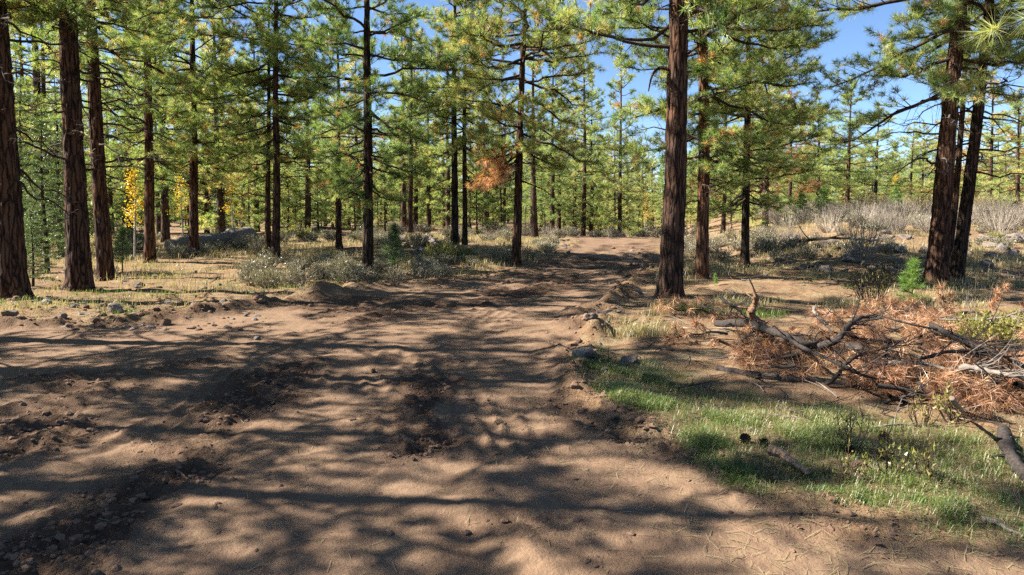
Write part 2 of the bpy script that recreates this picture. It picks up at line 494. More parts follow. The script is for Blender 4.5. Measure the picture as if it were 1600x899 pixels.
def ground_mat():
    def b(nt, out):
        n = N(nt)
        co = n.coord('Object')
        road = n.attr('road'); rough = n.attr('rough'); grass = n.attr('grass')
        n0 = n.noise(co, 0.55, 4); n1 = n.noise(co, 2.6, 6, 0.6); n2 = n.noise(co, 14.0, 6, 0.62); n3 = n.noise(co, 70.0, 4, 0.6); n4 = n.noise(co, 260.0, 2, 0.5)
        # packed track dirt
        d = n.mix(n.ramp(n1, [(0.30, 0.0), (0.70, 1.0)]), (0.137, 0.087, 0.056), (0.191, 0.129, 0.083))
        d = n.mix(n.ramp(n0, [(0.42, 0.0), (0.62, 1.0)]), d, n.mix(0.45, d, (0.175, 0.109, 0.064)))
        d = n.mix(n.math('MULTIPLY', n.ramp(n2, [(0.44, 0.0), (0.66, 1.0)]), 0.5), d, (0.103, 0.062, 0.040))
        loose = n.mix(n.ramp(n2, [(0.35, 0.0), (0.65, 1.0)]), (0.052, 0.030, 0.019), (0.100, 0.062, 0.040))
        rf = n.math('ADD', rough, n.math('MULTIPLY', n.math('SUBTRACT', n2, 0.5), 0.9))
        d = n.mix(n.ramp(rf, [(0.15, 0.0), (0.95, 1.0)]), d, loose)
        # forest floor: needle litter, soil, pale dry grass
        lit = n.mix(n.ramp(n2, [(0.33, 0.0), (0.68, 1.0)]), (0.121, 0.068, 0.036), (0.224, 0.143, 0.080))
        lit = n.mix(n.ramp(n1, [(0.47, 0.0), (0.62, 1.0)]), lit, n.mix(0.65, lit, (0.228, 0.185, 0.106)))
        lit = n.mix(n.ramp(n0, [(0.50, 0.0), (0.64, 1.0)]), lit, n.mix(0.5, lit, (0.111, 0.067, 0.043)))
        lit = n.mix(n.math('MULTIPLY', n.ramp(n3, [(0.52, 0.0), (0.66, 1.0)]), 0.5), lit, (0.262, 0.195, 0.126))
        gr = n.mix(n.ramp(n2, [(0.35, 0.0), (0.65, 1.0)]), (0.087, 0.063, 0.036), (0.141, 0.105, 0.056))
        lit = n.mix(grass, lit, gr)
        c = n.mix(road, lit, d)
        c = n.mix(n.ramp(n3, [(0.25, 0.26), (0.5, 0.0)]), c, (0.069, 0.043, 0.030))
        c = n.mix(n.ramp(n4, [(0.60, 0.0), (0.72, 0.35)]), c, (0.331, 0.251, 0.175))
        amp = n.math('ADD', 0.35, n.math('MULTIPLY', rough, 0.9))
        amp = n.math('ADD', amp, n.math('MULTIPLY', n.math('SUBTRACT', 1.0, road), 0.4))
        h = n.math('ADD', n.math('MULTIPLY', n2, 1.0), n.math('ADD', n.math('MULTIPLY', n3, 0.5), n.math('MULTIPLY', n4, 0.16)))
        h = n.math('MULTIPLY', h, amp)
        nt.links.new(n.principled(c, 0.97, n.bump(h, 0.9, 0.04), 0.08), out.inputs[0])
    return material('forest_soil', b)
M_GROUND = ground_mat()

# ------------------------------------------------------------------ ground and road
def build_ground():
    NY, NX = 600, 470
    ys = 1.15 * (112.0 / 1.15) ** (np.arange(NY) / (NY - 1))
    s = np.linspace(-1, 1, NX)
    Y = np.repeat(ys[:, None], NX, 1)
    X = s[None] * (0.93 * Y + 1.6)
    x = X.ravel(); y = Y.ravel()
    m = masks(x, y)
    z = height(x, y, m)
    d, road, edge, ra, rough = m
    gd = poly_dist(x, y, GRASS, True) + 0.25 * fbm2(x * 1.2, y * 1.2, 3, 41)
    grass = 1 - sstep(-0.3, 0.25, gd)
    V = np.stack([x, y, z], -1).astype(np.float32)
    i = np.arange(NY - 1)[:, None] * NX; j = np.arange(NX - 1)[None]
    F = np.stack([i + j, i + j + 1, i + NX + j + 1, i + NX + j], -1).reshape(-1, 4)
    isroad = (d[F].mean(1) < 0)
    for name, sel in (('dirt_road', isroad), ('ground', ~isroad)):
        f = F[sel]
        used, inv = np.unique(f, return_inverse=True)
        g = Geo(); g.add(V[used], inv.reshape(-1, 4), 0, 0.5)
        me = g.mesh(name, M_GROUND, True)
        for an, arr in (('road', road), ('rough', rough), ('grass', grass)):
            a = me.attributes.new(an, 'FLOAT', 'POINT'); a.data.foreach_set('value', arr[used].astype(np.float32))
        o = link(name, me)
        tag(o, kind='structure')
    # the land all round, out to the horizon, a hand's breadth lower where the two overlap
    c = np.concatenate([-np.geomspace(900, 4, 34), np.linspace(-3, 3, 7), np.geomspace(4, 900, 34)])
    X, Y = np.meshgrid(c, c + 20.0)
    x = X.ravel(); y = Y.ravel()
    z = land(x, np.clip(y, -50, 120)) * 1.0 - 0.12
    n = len(c)
    i = np.arange(n - 1)[:, None] * n; j = np.arange(n - 1)[None]
    F = np.stack([i + j, i + j + 1, i + n + j + 1, i + n + j], -1).reshape(-1, 4)
    g = Geo(); g.add(np.stack([x, y, z], -1), F)
    me = g.mesh('terrain', M_GROUND, True)
    rd = (1 - sstep(-0.3, 0.3, poly_dist(x, y, ROAD, True))).astype(np.float32)
    for an, arr in (('road', rd), ('rough', rd * 0), ('grass', rd * 0)):
        a = me.attributes.new(an, 'FLOAT', 'POINT'); a.data.foreach_set('value', arr)
    tag(link('terrain', me), kind='structure')
build_ground()

# ------------------------------------------------------------------ pine branches
def tufts(P, D, rng, nn, nw, nl, spread=0.95, droop=0.0, base=0.09):
    """needle sprays at the twig ends P pointing along D"""
    m = len(P)
    d = norm(D)
    N_ = rng.normal(size=(m, nn, 3)); N_ = norm(N_) * spread
    dirs = d[:, None] * 0.75 + N_
    dirs[..., 2] += 0.12 - droop
    dirs = norm(dirs)
    b = P[:, None] - d[:, None] * rng.uniform(0, base, (m, nn, 1)) + rng.normal(0, 0.004, (m, nn, 3))
    L = nl * rng.uniform(0.72, 1.12, (m, nn, 1))
    side = norm(np.cross(dirs, rng.normal(size=(m, nn, 3)))) * nw * 0.5
    tip = b + dirs * L
    V = np.stack([b - side, b + side, tip], 2).reshape(-1, 3)
    F = np.arange(m * nn * 3).reshape(-1, 3)
    return V, F

def make_branch(L, rng, nn=26, nw=0.0075, nl=0.165, side_k=3, fine=True, droop=0.0, bare=0.30, brown=0.035, dense=1.0):
    """a pine branch growing along +X: returns (wood Geo, needles Geo)"""
    W = Geo(); Nd = Geo()
    n = 9
    t = np.linspace(0, 1, n)
    sag = rng.uniform(0.05, 0.22); up = rng.uniform(0.05, 0.26)
    wy = np.cumsum(rng.normal(0, 0.035, n)); wz = np.cumsum(rng.normal(0, 0.018, n))
    wy[0] = wz[0] = 0
    path = np.stack([L * t, L * (wy + rng.uniform(-.12, .12) * t ** 2), L * (-sag * t + up * t ** 2 + wz)], -1)
    r0 = 0.010 + 0.0105 * L
    W.add(*tube(path, r0 * (1 - t) ** 0.75 + 0.004, 5 if fine else 4))
    TP = []; TD = []
    ns = int((5.6 * L + 4) * dense)
    ts = np.sort(rng.uniform(bare * 0.8, 0.98, ns))
    for q, tt in enumerate(ts):
        k = tt * (n - 1); i = min(int(k), n - 2); f = k - i
        p = path[i] * (1 - f) + path[i + 1] * f
        tan_ = norm(path[i + 1] - path[i])
        sgn = 1 if q % 2 else -1
        ang = sgn * radians(rng.uniform(32, 68))
        dv = rotz(ang) @ tan_
        dv = rotx(rng.uniform(-0.55, 0.85) * sgn) @ dv
        dv[2] += rng.uniform(-0.05, 0.30)
        dv = norm(dv)
        l2 = max(0.16, L * 0.40 * (1 - 0.62 * tt) * rng.uniform(0.6, 1.25))
        if L < 1.0: l2 = max(0.12, l2 * 0.9)
        tq = np.linspace(0, 1, 5)
        bend = rng.normal(0, 0.10, 3); bend[2] = abs(bend[2]) + 0.04
        p2 = p + l2 * (tq[:, None] * dv + (tq ** 2)[:, None] * bend)
        W.add(*tube(p2, (0.0045 + 0.004 * l2) * (1 - tq) + 0.0025, side_k))
        nt_ = max(1, int(l2 * (1 - 0.35) / 0.115 * dense))
        for w in np.linspace(0.38, 1.0, nt_ + 1):
            kk = w * 4; ii = min(int(kk), 3); ff = kk - ii
            pp = p2[ii] * (1 - ff) + p2[ii + 1] * ff
            dd = norm(p2[ii + 1] - p2[ii])
            if w > 0.99:
                TP.append(pp); TD.append(dd); continue
            s2 = 1 if rng.random() < 0.5 else -1
            td = rotz(s2 * radians(rng.uniform(30, 75))) @ dd
            td[2] += rng.uniform(-0.1, 0.5); td = norm(td)
            l3 = rng.uniform(0.05, 0.20)
            if fine and l3 > 0.09:
                W.add(*tube(np.stack([pp, pp + td * l3]), [0.0035, 0.002], 3))
            TP.append(pp + td * l3); TD.append(td)
    for w in np.linspace(0.72, 1.0, max(2, int(L * 3))):
        kk = w * (n - 1); ii = min(int(kk), n - 2); ff = kk - ii
        TP.append(path[ii] * (1 - ff) + path[ii + 1] * ff); TD.append(norm(path[ii + 1] - path[ii]) + rng.normal(0, .3, 3))
    TP = np.array(TP); TD = np.array(TD)
    V, F = tufts(TP, TD, rng, nn, nw, nl, droop=droop)
    m = len(TP)
    tint = np.clip(rng.normal(0.47, 0.21, m), 0.02, 0.84)
    tint = np.where(rng.random(m) < brown, rng.uniform(0.92, 1.0, m), tint)
    tint = np.repeat(tint, nn * 3) + np.repeat(rng.normal(0, 0.04, m * nn), 3)
    Nd.add(V, F, 0, np.clip(tint, 0, 1))
    return W, Nd

def make_dead(L, rng, k=5, twiggy=1.0, curl=0.25):
    """a bare, dead branch along +X"""
    W = Geo(); n = 9; t = np.linspace(0, 1, n)
    sag = rng.uniform(0.0, 0.35); wy = np.cumsum(rng.normal(0, 0.05, n)); wz = np.cumsum(rng.normal(0, 0.03, n)); wy[0] = wz[0] = 0
    path = np.stack([L * t, L * wy, L * (0.12 * t - (sag + curl * 0.5) * t ** 2 + wz)], -1)
    W.add(*tube(path, (0.008 + 0.010 * L) * (1 - t) ** 0.8 + 0.0025, k))
    for tt in rng.uniform(0.25, 0.97, int((4 + 4 * L) * twiggy)):
        kk = tt * (n - 1); i = min(int(kk), n - 2); p = path[i] + (kk - i) * (path[i + 1] - path[i])
        dv = norm(path[i + 1] - path[i] + rng.normal(0, 0.75, 3))
        l2 = L * rng.uniform(0.08, 0.36) * (1.1 - 0.5 * tt)
        tq = np.linspace(0, 1, 5); b = rng.normal(0, 0.25, 3); b[2] -= curl
        p2 = p + l2 * (tq[:, None] * dv + (tq ** 2)[:, None] * b)
        W.add(*tube(p2, (0.004 + 0.003 * l2) * (1 - tq) + 0.0015, 3))
        for w in rng.uniform(0.3, 0.95, 2):
            q = p2[int(w * 4)]; dq = norm(dv + rng.normal(0, 0.8, 3))
            W.add(*tube(np.stack([q, q + dq * l2 * rng.uniform(.2, .5)]), [0.0025, 0.0012], 3))
    return W

LENS = [0.55, 0.9, 1.3, 1.8, 2.4, 3.1]
BR = {}       # near branches: length -> [(wood mesh, needle mesh), ...]
BRF = {}      # coarser ones that are joined into whole crowns
BRN = {}      # brown boughs
rngB = np.random.default_rng(5)
for L in LENS:
    BR[L] = []; BRF[L] = []
    for v in range(3):
        W, Nd = make_branch(L, rngB, 34, 0.0090, 0.170, dense=1.15)
        BR[L].append((W.mesh('branch', M_LIMB, True), Nd.mesh('needles', M_NEEDLE)))
        W, Nd = make_branch(L, rngB, 13, 0.019, 0.20, 3, False)
        BRF[L].append((W, Nd))
DEAD = []
for L in (0.5, 0.9, 1.3, 1.8, 2.3):
    DEAD.append((L, [make_dead(L, rngB) for _ in range(2)]))
DEADM = [(L, [g.mesh('dead_branch', M_LIMB, True) for g in gs]) for L, gs in DEAD]
DEADG = [(L, [g.mesh('dead_branch', M_GREY, True) for g in gs]) for L, gs in DEAD]

def pick_len(l):
    return min(LENS, key=lambda q: abs(math.log(q / l)))

def crown_profile(u):
    """branch length along the crown, u 0 at its foot and 1 at the tip"""
    return min(1.0, 0.62 + 1.3 * u) * (1 - max(0, (u - 0.30) / 0.70) ** 1.25) + 0.08

def crown_branches(h0, H, R, rng, per_m=6.0, az_bias=None):
    """list of (height, azimuth, elevation, length)"""
    out = []
    h = h0
    az = rng.uniform(0, 2 * pi)
    while h < H - 0.15:
        u = (h - h0) / (H - h0)
        k = max(2, int(round(per_m * 0.45 + rng.normal(0, 0.7))))
        az += rng.uniform(0.4, 1.2)
        for q in range(k):
            a = az + q * 2 * pi / k + rng.normal(0, 0.25)
            l = R * crown_profile(u) * rng.uniform(0.65, 1.15)
            if az_bias is not None:
                l *= 1 + az_bias[1] * cos(a - az_bias[0])
            el = radians(-14 + 62 * u ** 1.3 + rng.normal(0, 9))
            out.append((h + rng.uniform(-0.12, 0.12), a, el, max(0.3, l)))
        h += 0.45 * rng.uniform(0.8, 1.2)
    return out

def trunk_curve(H, lean, rng, wob=0.02):
    """centre line offset as a function of height"""
    ph = rng.uniform(0, 6, 4); am = rng.uniform(0.4, 1, 4) * wob
    def f(h):
        h = np.asarray(h, float)
        x = lean[0] * h + am[0] * np.sin(h * 0.9 + ph[0]) + am[1] * np.sin(h * 0.37 + ph[1]) * 2
        y = lean[1] * h + am[2] * np.sin(h * 0.8 + ph[2]) + am[3] * np.sin(h * 0.33 + ph[3]) * 2
        x0 = am[0] * np.sin(ph[0]) + am[1] * np.sin(ph[1]) * 2; y0 = am[2] * np.sin(ph[2]) + am[3] * np.sin(ph[3]) * 2
        return np.stack([x - x0, y - y0, h], -1)
    return f

def trunk_radius(h, H, r0):
    u = np.clip(h / H, 0, 1)
    return r0 * ((1 - u) ** 0.85 * 0.97 + 0.03) * (1 + 0.36 * np.exp(-h / 0.24))

def trunk_geo(H, r0, curve, sides, rings, seed, rough=0.0):
    g = Geo()
    hs = np.linspace(0, 1, rings) ** 1.35 * (H + 0.25) - 0.25
    P = curve(hs)
    a = np.arange(sides) * 2 * pi / sides
    R = np.repeat(trunk_radius(np.maximum(hs, 0), H, r0)[:, None], sides, 1)
    A = np.repeat(a[None], rings, 0); Hh = np.repeat(hs[:, None], sides, 1)
    flare = np.exp(-np.maximum(Hh, 0) / 0.22) * 0.26 * noise3(np.cos(A) * 1.6, np.sin(A) * 1.6, Hh * 0 + seed, seed)
    R = R * (1 + flare + 0.04 * noise3(np.cos(A) * 1.3, np.sin(A) * 1.3, Hh * 1.2, seed + 3))
    if rough > 0:
        c = np.cos(A) * r0 * 20; s_ = np.sin(A) * r0 * 20
        f = noise3(c, s_, Hh * 3.2, seed + 1); f2 = noise3(c * 2.1, s_ * 2.1, Hh * 7.5, seed + 2)
        fur = np.clip(np.abs(f) * 2.4, 0, 1) - 0.6
        R = R + rough * (fur + 0.45 * f2)
    V = np.stack([P[:, None, 0] + R * np.cos(A), P[:, None, 1] + R * np.sin(A), P[:, None, 2] + 0 * R], -1).reshape(-1, 3)
    i = np.arange(rings - 1)[:, None] * sides; j = np.arange(sides)[None]; j2 = (j + 1) % sides
    F = np.stack([i + j, i + j2, i + sides + j2, i + sides + j], -1).reshape(-1, 4)
    g.add(V, F)
    return g

def joined_crown(h0, H, R, rng, per_m, curve=None, H0=0.0, dead_from=None):
    W = Geo(); Nd = Geo()
    for (h, a, el, l) in crown_branches(h0, H, R, rng, per_m):
        L = pick_len(l); w, nd = BRF[L][rng.integers(3)]
        base = curve(h) if curve is not None else np.array([0, 0, h])
        m = mat4(rotz(a) @ roty(-el) @ rotx(rng.uniform(-.4, .4)), base - np.array([0, 0, H0]), l / L)
        W.placed(w, m); Nd.placed(nd, m, rng.normal(0, 0.08))
    if dead_from is not None:
        for h in np.arange(dead_from, h0, 0.22):
            L, gs = DEAD[rng.integers(4)]
            m = mat4(rotz(rng.uniform(0, 6.28)) @ roty(rng.uniform(-.1, .3)), (curve(h) if curve is not None else np.array([0, 0, h])) - np.array([0, 0, H0]), rng.uniform(.7, 1.1))
            W.placed(gs[rng.integers(2)], m)
    return W, Nd

# tops of the near pines (above the frame they still shade the ground): 3 shared shapes, 7 m tall
TOPS = []
rngT = np.random.default_rng(77)
for v in range(3):
    W, Nd = joined_crown(0.0, 7.0, 2.2 + 0.25 * v, rngT, 4.4)
    TOPS.append((W.mesh('crown_limbs', M_LIMB, True), Nd.mesh('crown', M_NEEDLE)))

def empty(name, loc, rz=0.0):
    o = bpy.data.objects.new(name, None)
    o.empty_display_size = 0.3
    o.location = [float(c) for c in loc]; o.rotation_euler = (0, 0, rz)
    COL.objects.link(o)
    return o

def place_branch(root, base, a, el, l, rng, roll=None):
    L = pick_len(l); wm, nm = BR[L][rng.integers(3)]
    s = l / L
    R = rotz(a) @ roty(-el) @ rotx(rng.uniform(-.4, .4) if roll is None else roll)
    e = mathutils.Matrix(R.tolist()).to_euler()
    b = link('branch', wm, root, base, e, s)
    link('needles', nm, b)
    return b

def place_dead(root, base, a, el, l, rng, grey=False):
    src = DEADG if grey else DEADM
    L, ms = min(src, key=lambda q: abs(math.log(q[0] / l)))
    e = mathutils.Matrix((rotz(a) @ roty(-el) @ rotx(rng.uniform(-.6, .6))).tolist()).to_euler()
    return link('dead_branch', ms[rng.integers(2)], root, base, e, l / L)

def hero(px, py, wpx, H, h0, R, label, seed, lean=(0, 0), per_m=8.5, dead=(None, None), bark_m=None, fine=True, extra_vis=0.8, bias=None, topscale=None, dead_grey=0.1, dead_step=0.16, wob=0.02, group='pine trees standing near the track', pos=None, hue=None):
    """a near pine: trunk, every branch that shows, a joined crown for what is above the picture"""
    rng = np.random.default_rng(seed)
    p = at(px, py) if pos is None else np.array(pos, float)
    p[2] = height1(p[0], p[1]) - 0.02
    d = p[1]
    r0 = max(0.05, wpx / FPX * d / 2 * 0.86)
    root = empty('pine_tree', p)
    tag(root, label, 'pine tree', group)
    curve = trunk_curve(H, lean, rng, wob)
    sides, rings = (44, 230) if (fine and d < 17) else (26, 120)
    g = trunk_geo(H, r0, curve, sides, rings, seed, 0.024 * min(1, r0 / 0.2) if fine else 0.012)
    link('trunk', g.mesh('trunk', bark_m or M_BARK, True), root)
    vis = EYE + d * 0.305 + extra_vis
    for (h, a, el, l) in crown_branches(h0, H, R, rng, per_m, bias):
        if h > vis: continue
        b = curve(h) ; rr = trunk_radius(h, H, r0) * 0.6
        place_branch(root, b + rr * np.array([cos(a), sin(a), 0]), a, el, l, rng)
    if vis < H - 0.5:
        W, Nd = TOPS[seed % 3]
        hv = max(vis, h0)
        s = (H - hv) / 7.0
        u = (hv - h0) / (H - h0)
        sx = 0.85 * R * crown_profile(u) / 2.0 if topscale is None else topscale
        o = link('crown', Nd, root, curve(hv), (0, 0, rng.uniform(0, 6)), (sx, sx, s))
        link('crown_limbs', W, o)
    hv_ = rng.uniform(-.10, .10) if hue is None else hue
    for c in root.children:
        for q in [c] + list(c.children):
            q.color = (1 + hv_, 1, 1, 1)
    if dead[0] is not None:
        for h in np.arange(dead[0], dead[1], dead_step):
            h = h + rng.uniform(-.08, .08)
            a = rng.uniform(0, 2 * pi)
            rr = trunk_radius(h, H, r0) * 0.7
            l = rng.choice([0.35, 0.6, 0.9, 1.3, 1.7])
            place_dead(root, curve(h) + rr * np.array([cos(a), sin(a), 0]), a, radians(rng.uniform(-25, 15)), l, rng, rng.random() < dead_grey)
    return root, curve, r0, p

# ------------------------------------------------------------------ the near pines
hero(20, 468, 46, 13, 5.2, 2.2, 'thick dark pine trunk at the left edge, leftmost of all', 101, (-0.012, 0.0), dead=(2.0, 5.4), bark_m=M_BARK, dead_step=.11)
hero(124, 453, 40, 13, 5.3, 2.2, 'thick straight reddish pine trunk, second from the left edge', 102, (0.0, 0.0), dead=(2.3, 5.4), bark_m=M_BARK, dead_step=.11)
hero(165, 432, 27, 12.5, 4.9, 2.0, 'dark pine leaning left close beside the second trunk from left', 103, (-0.022, 0.0), dead=(2.2, 6.2), bark_m=M_BARK, dead_step=.11)
hero(234, 410, 19, 12, 3.1, 2.2, 'orange-barked slim pine behind the yellow aspen, fourth trunk from left', 104, (0.012, 0.0), dead=(2.3, 4.2), bark_m=M_BARK_RED, wob=0.03)
hero(303, 400, 16.5, 12, 3.0, 2.2, 'straight brown pine in front of the big fallen log', 105, (0.016, 0.0), dead=(2.0, 4.0), bark_m=M_BARK)
hero(430, 405, 15, 12, 3.2, 2.2, 'slim tall pine of a close pair above grey sagebrush', 106, (0.022, 0.0), dead=(1.8, 3.6), bark_m=M_BARK)
hero(419, 398, 11, 9, 4.2, 1.2, 'thinner pine hugging the slim tall pine above the sagebrush', 107, (0.02, 0.0), bark_m=M_BARK)
hero(575, 425, 20, 11, 2.1, 1.9, 'nearly black pine with low drooping dark boughs by the sagebrush', 108, (0.008, 0.0), topscale=.5, hue=-.22, per_m=8.0, dead=(1.3, 3.2), bark_m=M_BARK_DARK)  # negative hue darkens the needles, painting in shade from the neighbours
hero(530, 391, 11, 8.5, 2.4, 1.6, 'small pine standing behind and left of the nearly black pine', 109, (0, 0), bark_m=M_BARK)
hero(711, 388, 14, 10.5, 3.6, 1.9, 'dark pine, larger of two trunks on the mound left of track', 110, (0.005, 0), dead=(2.0, 4.0), bark_m=M_BARK_DARK)
hero(726, 390, 10, 10, 3.4, 1.6, 'thin pine right beside the larger trunk on the mound', 111, (0.01, 0), dead=(2.0, 3.8), bark_m=M_BARK_DARK)
K = hero(806, 416, 17, 10, 3.1, 2.5, 'sunlit pine with wide yellow-green crown and one orange dead bough', 112, (0.022, 0), topscale=.75, hue=.10, per_m=8.5, dead=(2.2, 3.4), bark_m=M_BARK, wob=0.035)  # positive hue lightens the needles, painting extra sun into this crown
O = hero(1045, 466, 42, 17, 5.4, 2.5, 'thick tall pine trunk right beside the track, leaning slightly right', 113, (0.030, 0), dead=(4.6, 5.6), bark_m=M_BARK, wob=0.03)
hero(1097, 437, 23, 14, 2.7, 2.3, 'reddish pine just right of the thick trunk beside the track', 114, (-0.012, 0), per_m=9.5, dead=(1.8, 3.2), bark_m=M_BARK_RED)
hero(1164, 415, 15, 11, 1.9, 2.1, 'slim dark pine casting shade over the rocky slope', 115, (0, 0), per_m=9.5, dead=(1.0, 2.4), bark_m=M_BARK_DARK)
Rr = hero(1462, 441, 34, 12, 4.2, 2.6, 'stout red-brown pine, larger of the leaning pair at right', 116, (0.055, 0), per_m=8.5, dead=(2.5, 4.6), bark_m=M_BARK_RED, bias=(pi, 0.3), dead_step=0.13, dead_grey=0.25)
hero(1481, 425, 12, 10, 5.2, 1.4, 'thin pine half hidden behind the stout red-brown pine', 117, (0.05, 0), dead=(2.2, 5), bark_m=M_BARK)
hero(1494, 438, 22, 13, 4.6, 2.2, 'dark pine leaning right beside the stout red-brown pine', 118, (0.075, 0), per_m=7.0, dead=(2.4, 5.4), bark_m=M_BARK_DARK, dead_grey=0.3, dead_step=0.14)

# particular limbs that the photograph shows
root, curve, r0, p = O
rng = np.random.default_rng(900)
place_branch(root, curve(4.35) + np.array([-.15, 0, 0]), radians(186), radians(12), 2.0, rng)
place_branch(root, curve(4.7) + np.array([-.15, 0, 0]), radians(160), radians(4), 2.2, rng)
place_branch(root, curve(4.9) + np.array([.15, 0, 0]), radians(10), radians(8), 2.0, rng)
place_branch(root, curve(4.6) + np.array([.15, 0, 0]), radians(-35), radians(14), 1.8, rng)
hook = Geo(); hook.add(*tube(smooth_path([(0, 0, 0), (-.18, 0, .03), (-.30, .02, -.10), (-.36, .02, -.36)], 10), np.linspace(.034, .012, 10), 7))
link('dead_branch', hook.mesh('dead_branch', M_BARK_RED, True), root, curve(3.95) + np.array([-.14, -.05, 0]))
root, curve, r0, p = K
def brown_bough(L, rng, droop=0.9, nn=30, nw=0.0085):
    W, Nd = make_branch(L, rng, nn, nw, 0.17, droop=droop, bare=0.15, brown=0.0, dense=1.15)
    return W.mesh('dead_bough', M_DEADWOOD, True), Nd.mesh('dead_needles', M_BROWN)
BROWN = [brown_bough(L, rng) for L in (0.7, 0.9, 1.1)]
M_ORANGE_SUN = needle_mat('orange_needles_painted_sun', [(0.0, (0.40, 0.19, 0.09)), (0.5, (0.58, 0.31, 0.16)), (0.86, (0.66, 0.40, 0.23)), (1.0, (0.66, 0.40, 0.23))], trans=0.4)  # paler than the brown needles: sunlight painted into a bough that stands in shade
BOUGH = []
for q_ in range(3):
    me_ = BROWN[q_][1].copy(); me_.materials[0] = M_ORANGE_SUN; BOUGH.append(me_)
BROWNP = [brown_bough(L, rng, 0.95, 46, 0.0058) for L in (0.7, 0.9, 1.1)]
for hh, a, el, k in ((2.75, 172, -20, 2), (2.6, 200, -28, 1), (2.9, 188, -30, 2), (2.65, 160, -36, 1), (2.95, 205, -18, 1), (2.7, 180, -44, 1), (2.8, 225, -26, 2), (2.95, 240, -34, 1)):
    b = link('dead_bough', BROWN[k][0], root, curve(hh) + np.array([-.1, 0, 0]), mathutils.Matrix((rotz(radians(a)) @ roty(radians(-el))).tolist()).to_euler())
    tag(b, 'orange dead bough hanging from the trunk')
    b.scale = (1.2,) * 3; link('dead_needles', BOUGH[k], b)

# pines to the left of the frame and behind, which throw the dappled shade on the track
SHADE = [(-8.8, 8.4, 12), (-10.2, 5.4, 12), (-9.4, 3.2, 11), (-6.9, 4.2, 10), (-7.6, 6.8, 11), (-12.4, 7.2, 13), (-6.6, 2.5, 10), (-10.5, 2.2, 12)]

# ------------------------------------------------------------------ whole pines, shared shapes for the wood behind
PROTO = []
rngP = np.random.default_rng(31)
for i, (H, h0, R) in enumerate([(15, 2.4, 2.3), (14, 1.5, 2.5), (15, 3.6, 2.1), (13, 0.9, 2.6), (9, 0.5, 2.0), (8, 0.3, 2.0), (10, 0.7, 1.9), (15, 3.4, 2.3), (14, 3.0, 2.5)]):
    curve = trunk_curve(H, (rngP.normal(0, .006), 0), rngP, 0.03)
    W, Nd = joined_crown(h0, H, R, rngP, 5.2 if i < 7 else 3.6, curve, 0.0, dead_from=max(1.2, h0 - 1.6))
    t = trunk_geo(H, 0.011 * H + 0.02, curve, 12, 26, 400 + i)
    PROTO.append((H, t.mesh('trunk', M_BARK_FAR, True), W.mesh('limbs', M_LIMB, True), Nd.mesh('crown', M_NEEDLE_FAR)))
def wild_pine(p, H, label, rng, protos=None, group=None, brown=False, girth=1.0, fat=1.0):
    i = rng.choice(protos)
    H0, tm, lm, cm = PROTO[i]
    s = H / H0
    root = empty('pine_tree', (p[0], p[1], p[2] - 0.05), rng.uniform(0, 6.28))
    root.scale = (s * fat, s * fat, s)
    tag(root, label, 'pine tree', group)
    link('trunk', tm, root, scale=(girth, girth, 1))
    c = link('crown', cm, root); c.color = (1 + rng.normal(0, .07), 1, 1, 1)
    link('limbs', lm, c)
    return root
rngW = np.random.default_rng(8)
for (x, y, H) in SHADE:
    wild_pine((x, y, height1(x, y)), H, 'tall pine beyond the left edge whose crown shades the track', rngW, [7, 8], 'pines beyond the left edge')

# middle distance, where the photograph shows each trunk: (px, depth, height, label)
MID = [
    (258, 31, 13, 'brown pine trunk between the orange-barked pine and the fallen log', [0, 2]),
    (206, 27, 12, 'slim pine behind the yellow aspen and the leaning dark pine', [0, 2]),
    (60, 24, 13, 'pine seen between the two leftmost thick trunks', [1]),
    (345, 34, 13, 'pine behind the fallen log, right of the straight brown pine', [1, 3]),
    (401, 42, 13, 'slender pine left of the close pair, far behind the log', [0]),
    (480, 36, 12, 'pine with full low crown between the close pair and the black pine', [1, 3]),
    (561, 46, 13, 'far pine showing just left of the nearly black trunk', [0, 2]),
    (630, 44, 14, 'leftmost of three bare trunks standing together left of the mound', [2]),
    (641, 42, 14, 'middle of three bare trunks standing together left of the mound', [2]),
    (649, 47, 13, 'rightmost of three bare trunks standing together left of the mound', [2]),
    (670, 45, 12, 'lone dark pine between the three bare trunks and the mound pair', [0]),
    (700, 40, 11, 'reddish pine half hidden left of the larger mound trunk', [0, 1]),
    (758, 50, 12, 'far dark pine seen behind the orange dead bough', [0]),
    (836, 35, 11.5, 'straight reddish pine just right of the sunlit wide-crowned pine', [2]),
    (863, 38, 10.5, 'thin pine, left of a pair beyond the bend of the track', [0]),
    (874, 47, 11, 'thin slightly leaning pine, right of a pair beyond the bend', [0]),
    (911, 44, 13, 'dark pine at the left side of the track crest', [0, 1]),
    (924, 55, 13, 'pale slim pine just behind the dark pine at the crest', [0]),
    (968, 45, 12.5, 'bushy pine standing behind the middle of the track crest', [1, 6]),
    (1003, 62, 8.5, 'low far pine at the right end of the track crest', [4, 6]),
    (1130, 34, 9.5, 'bushy pine between the reddish pine and the slim dark pine', [1, 3]),
    (1196, 30, 8.6, 'bushy sunlit pine right of the slim dark pine', [3, 4]),
    (1232, 38, 7.4, 'small pine with reddish dying needles at the clearing edge', [6]),
    (1275, 46, 8.0, 'slender pale green pine in the middle of the right clearing', [6]),
    (1322, 40, 8.2, 'broad yellow-green pine at the back of the right clearing', [5, 3]),
    (1366, 46, 7.6, 'yellow-green pine right of the broad one in the clearing', [5]),
    (1545, 40, 8.2, 'bushy pine behind the leaning pair near the right edge', [5, 4]),
    (1590, 36, 7.0, 'bushy pine at the right edge above the grey brush', [4]),
    (1420, 58, 8.0, 'far pine seen left of the stout red-brown pine', [4, 5]),
]
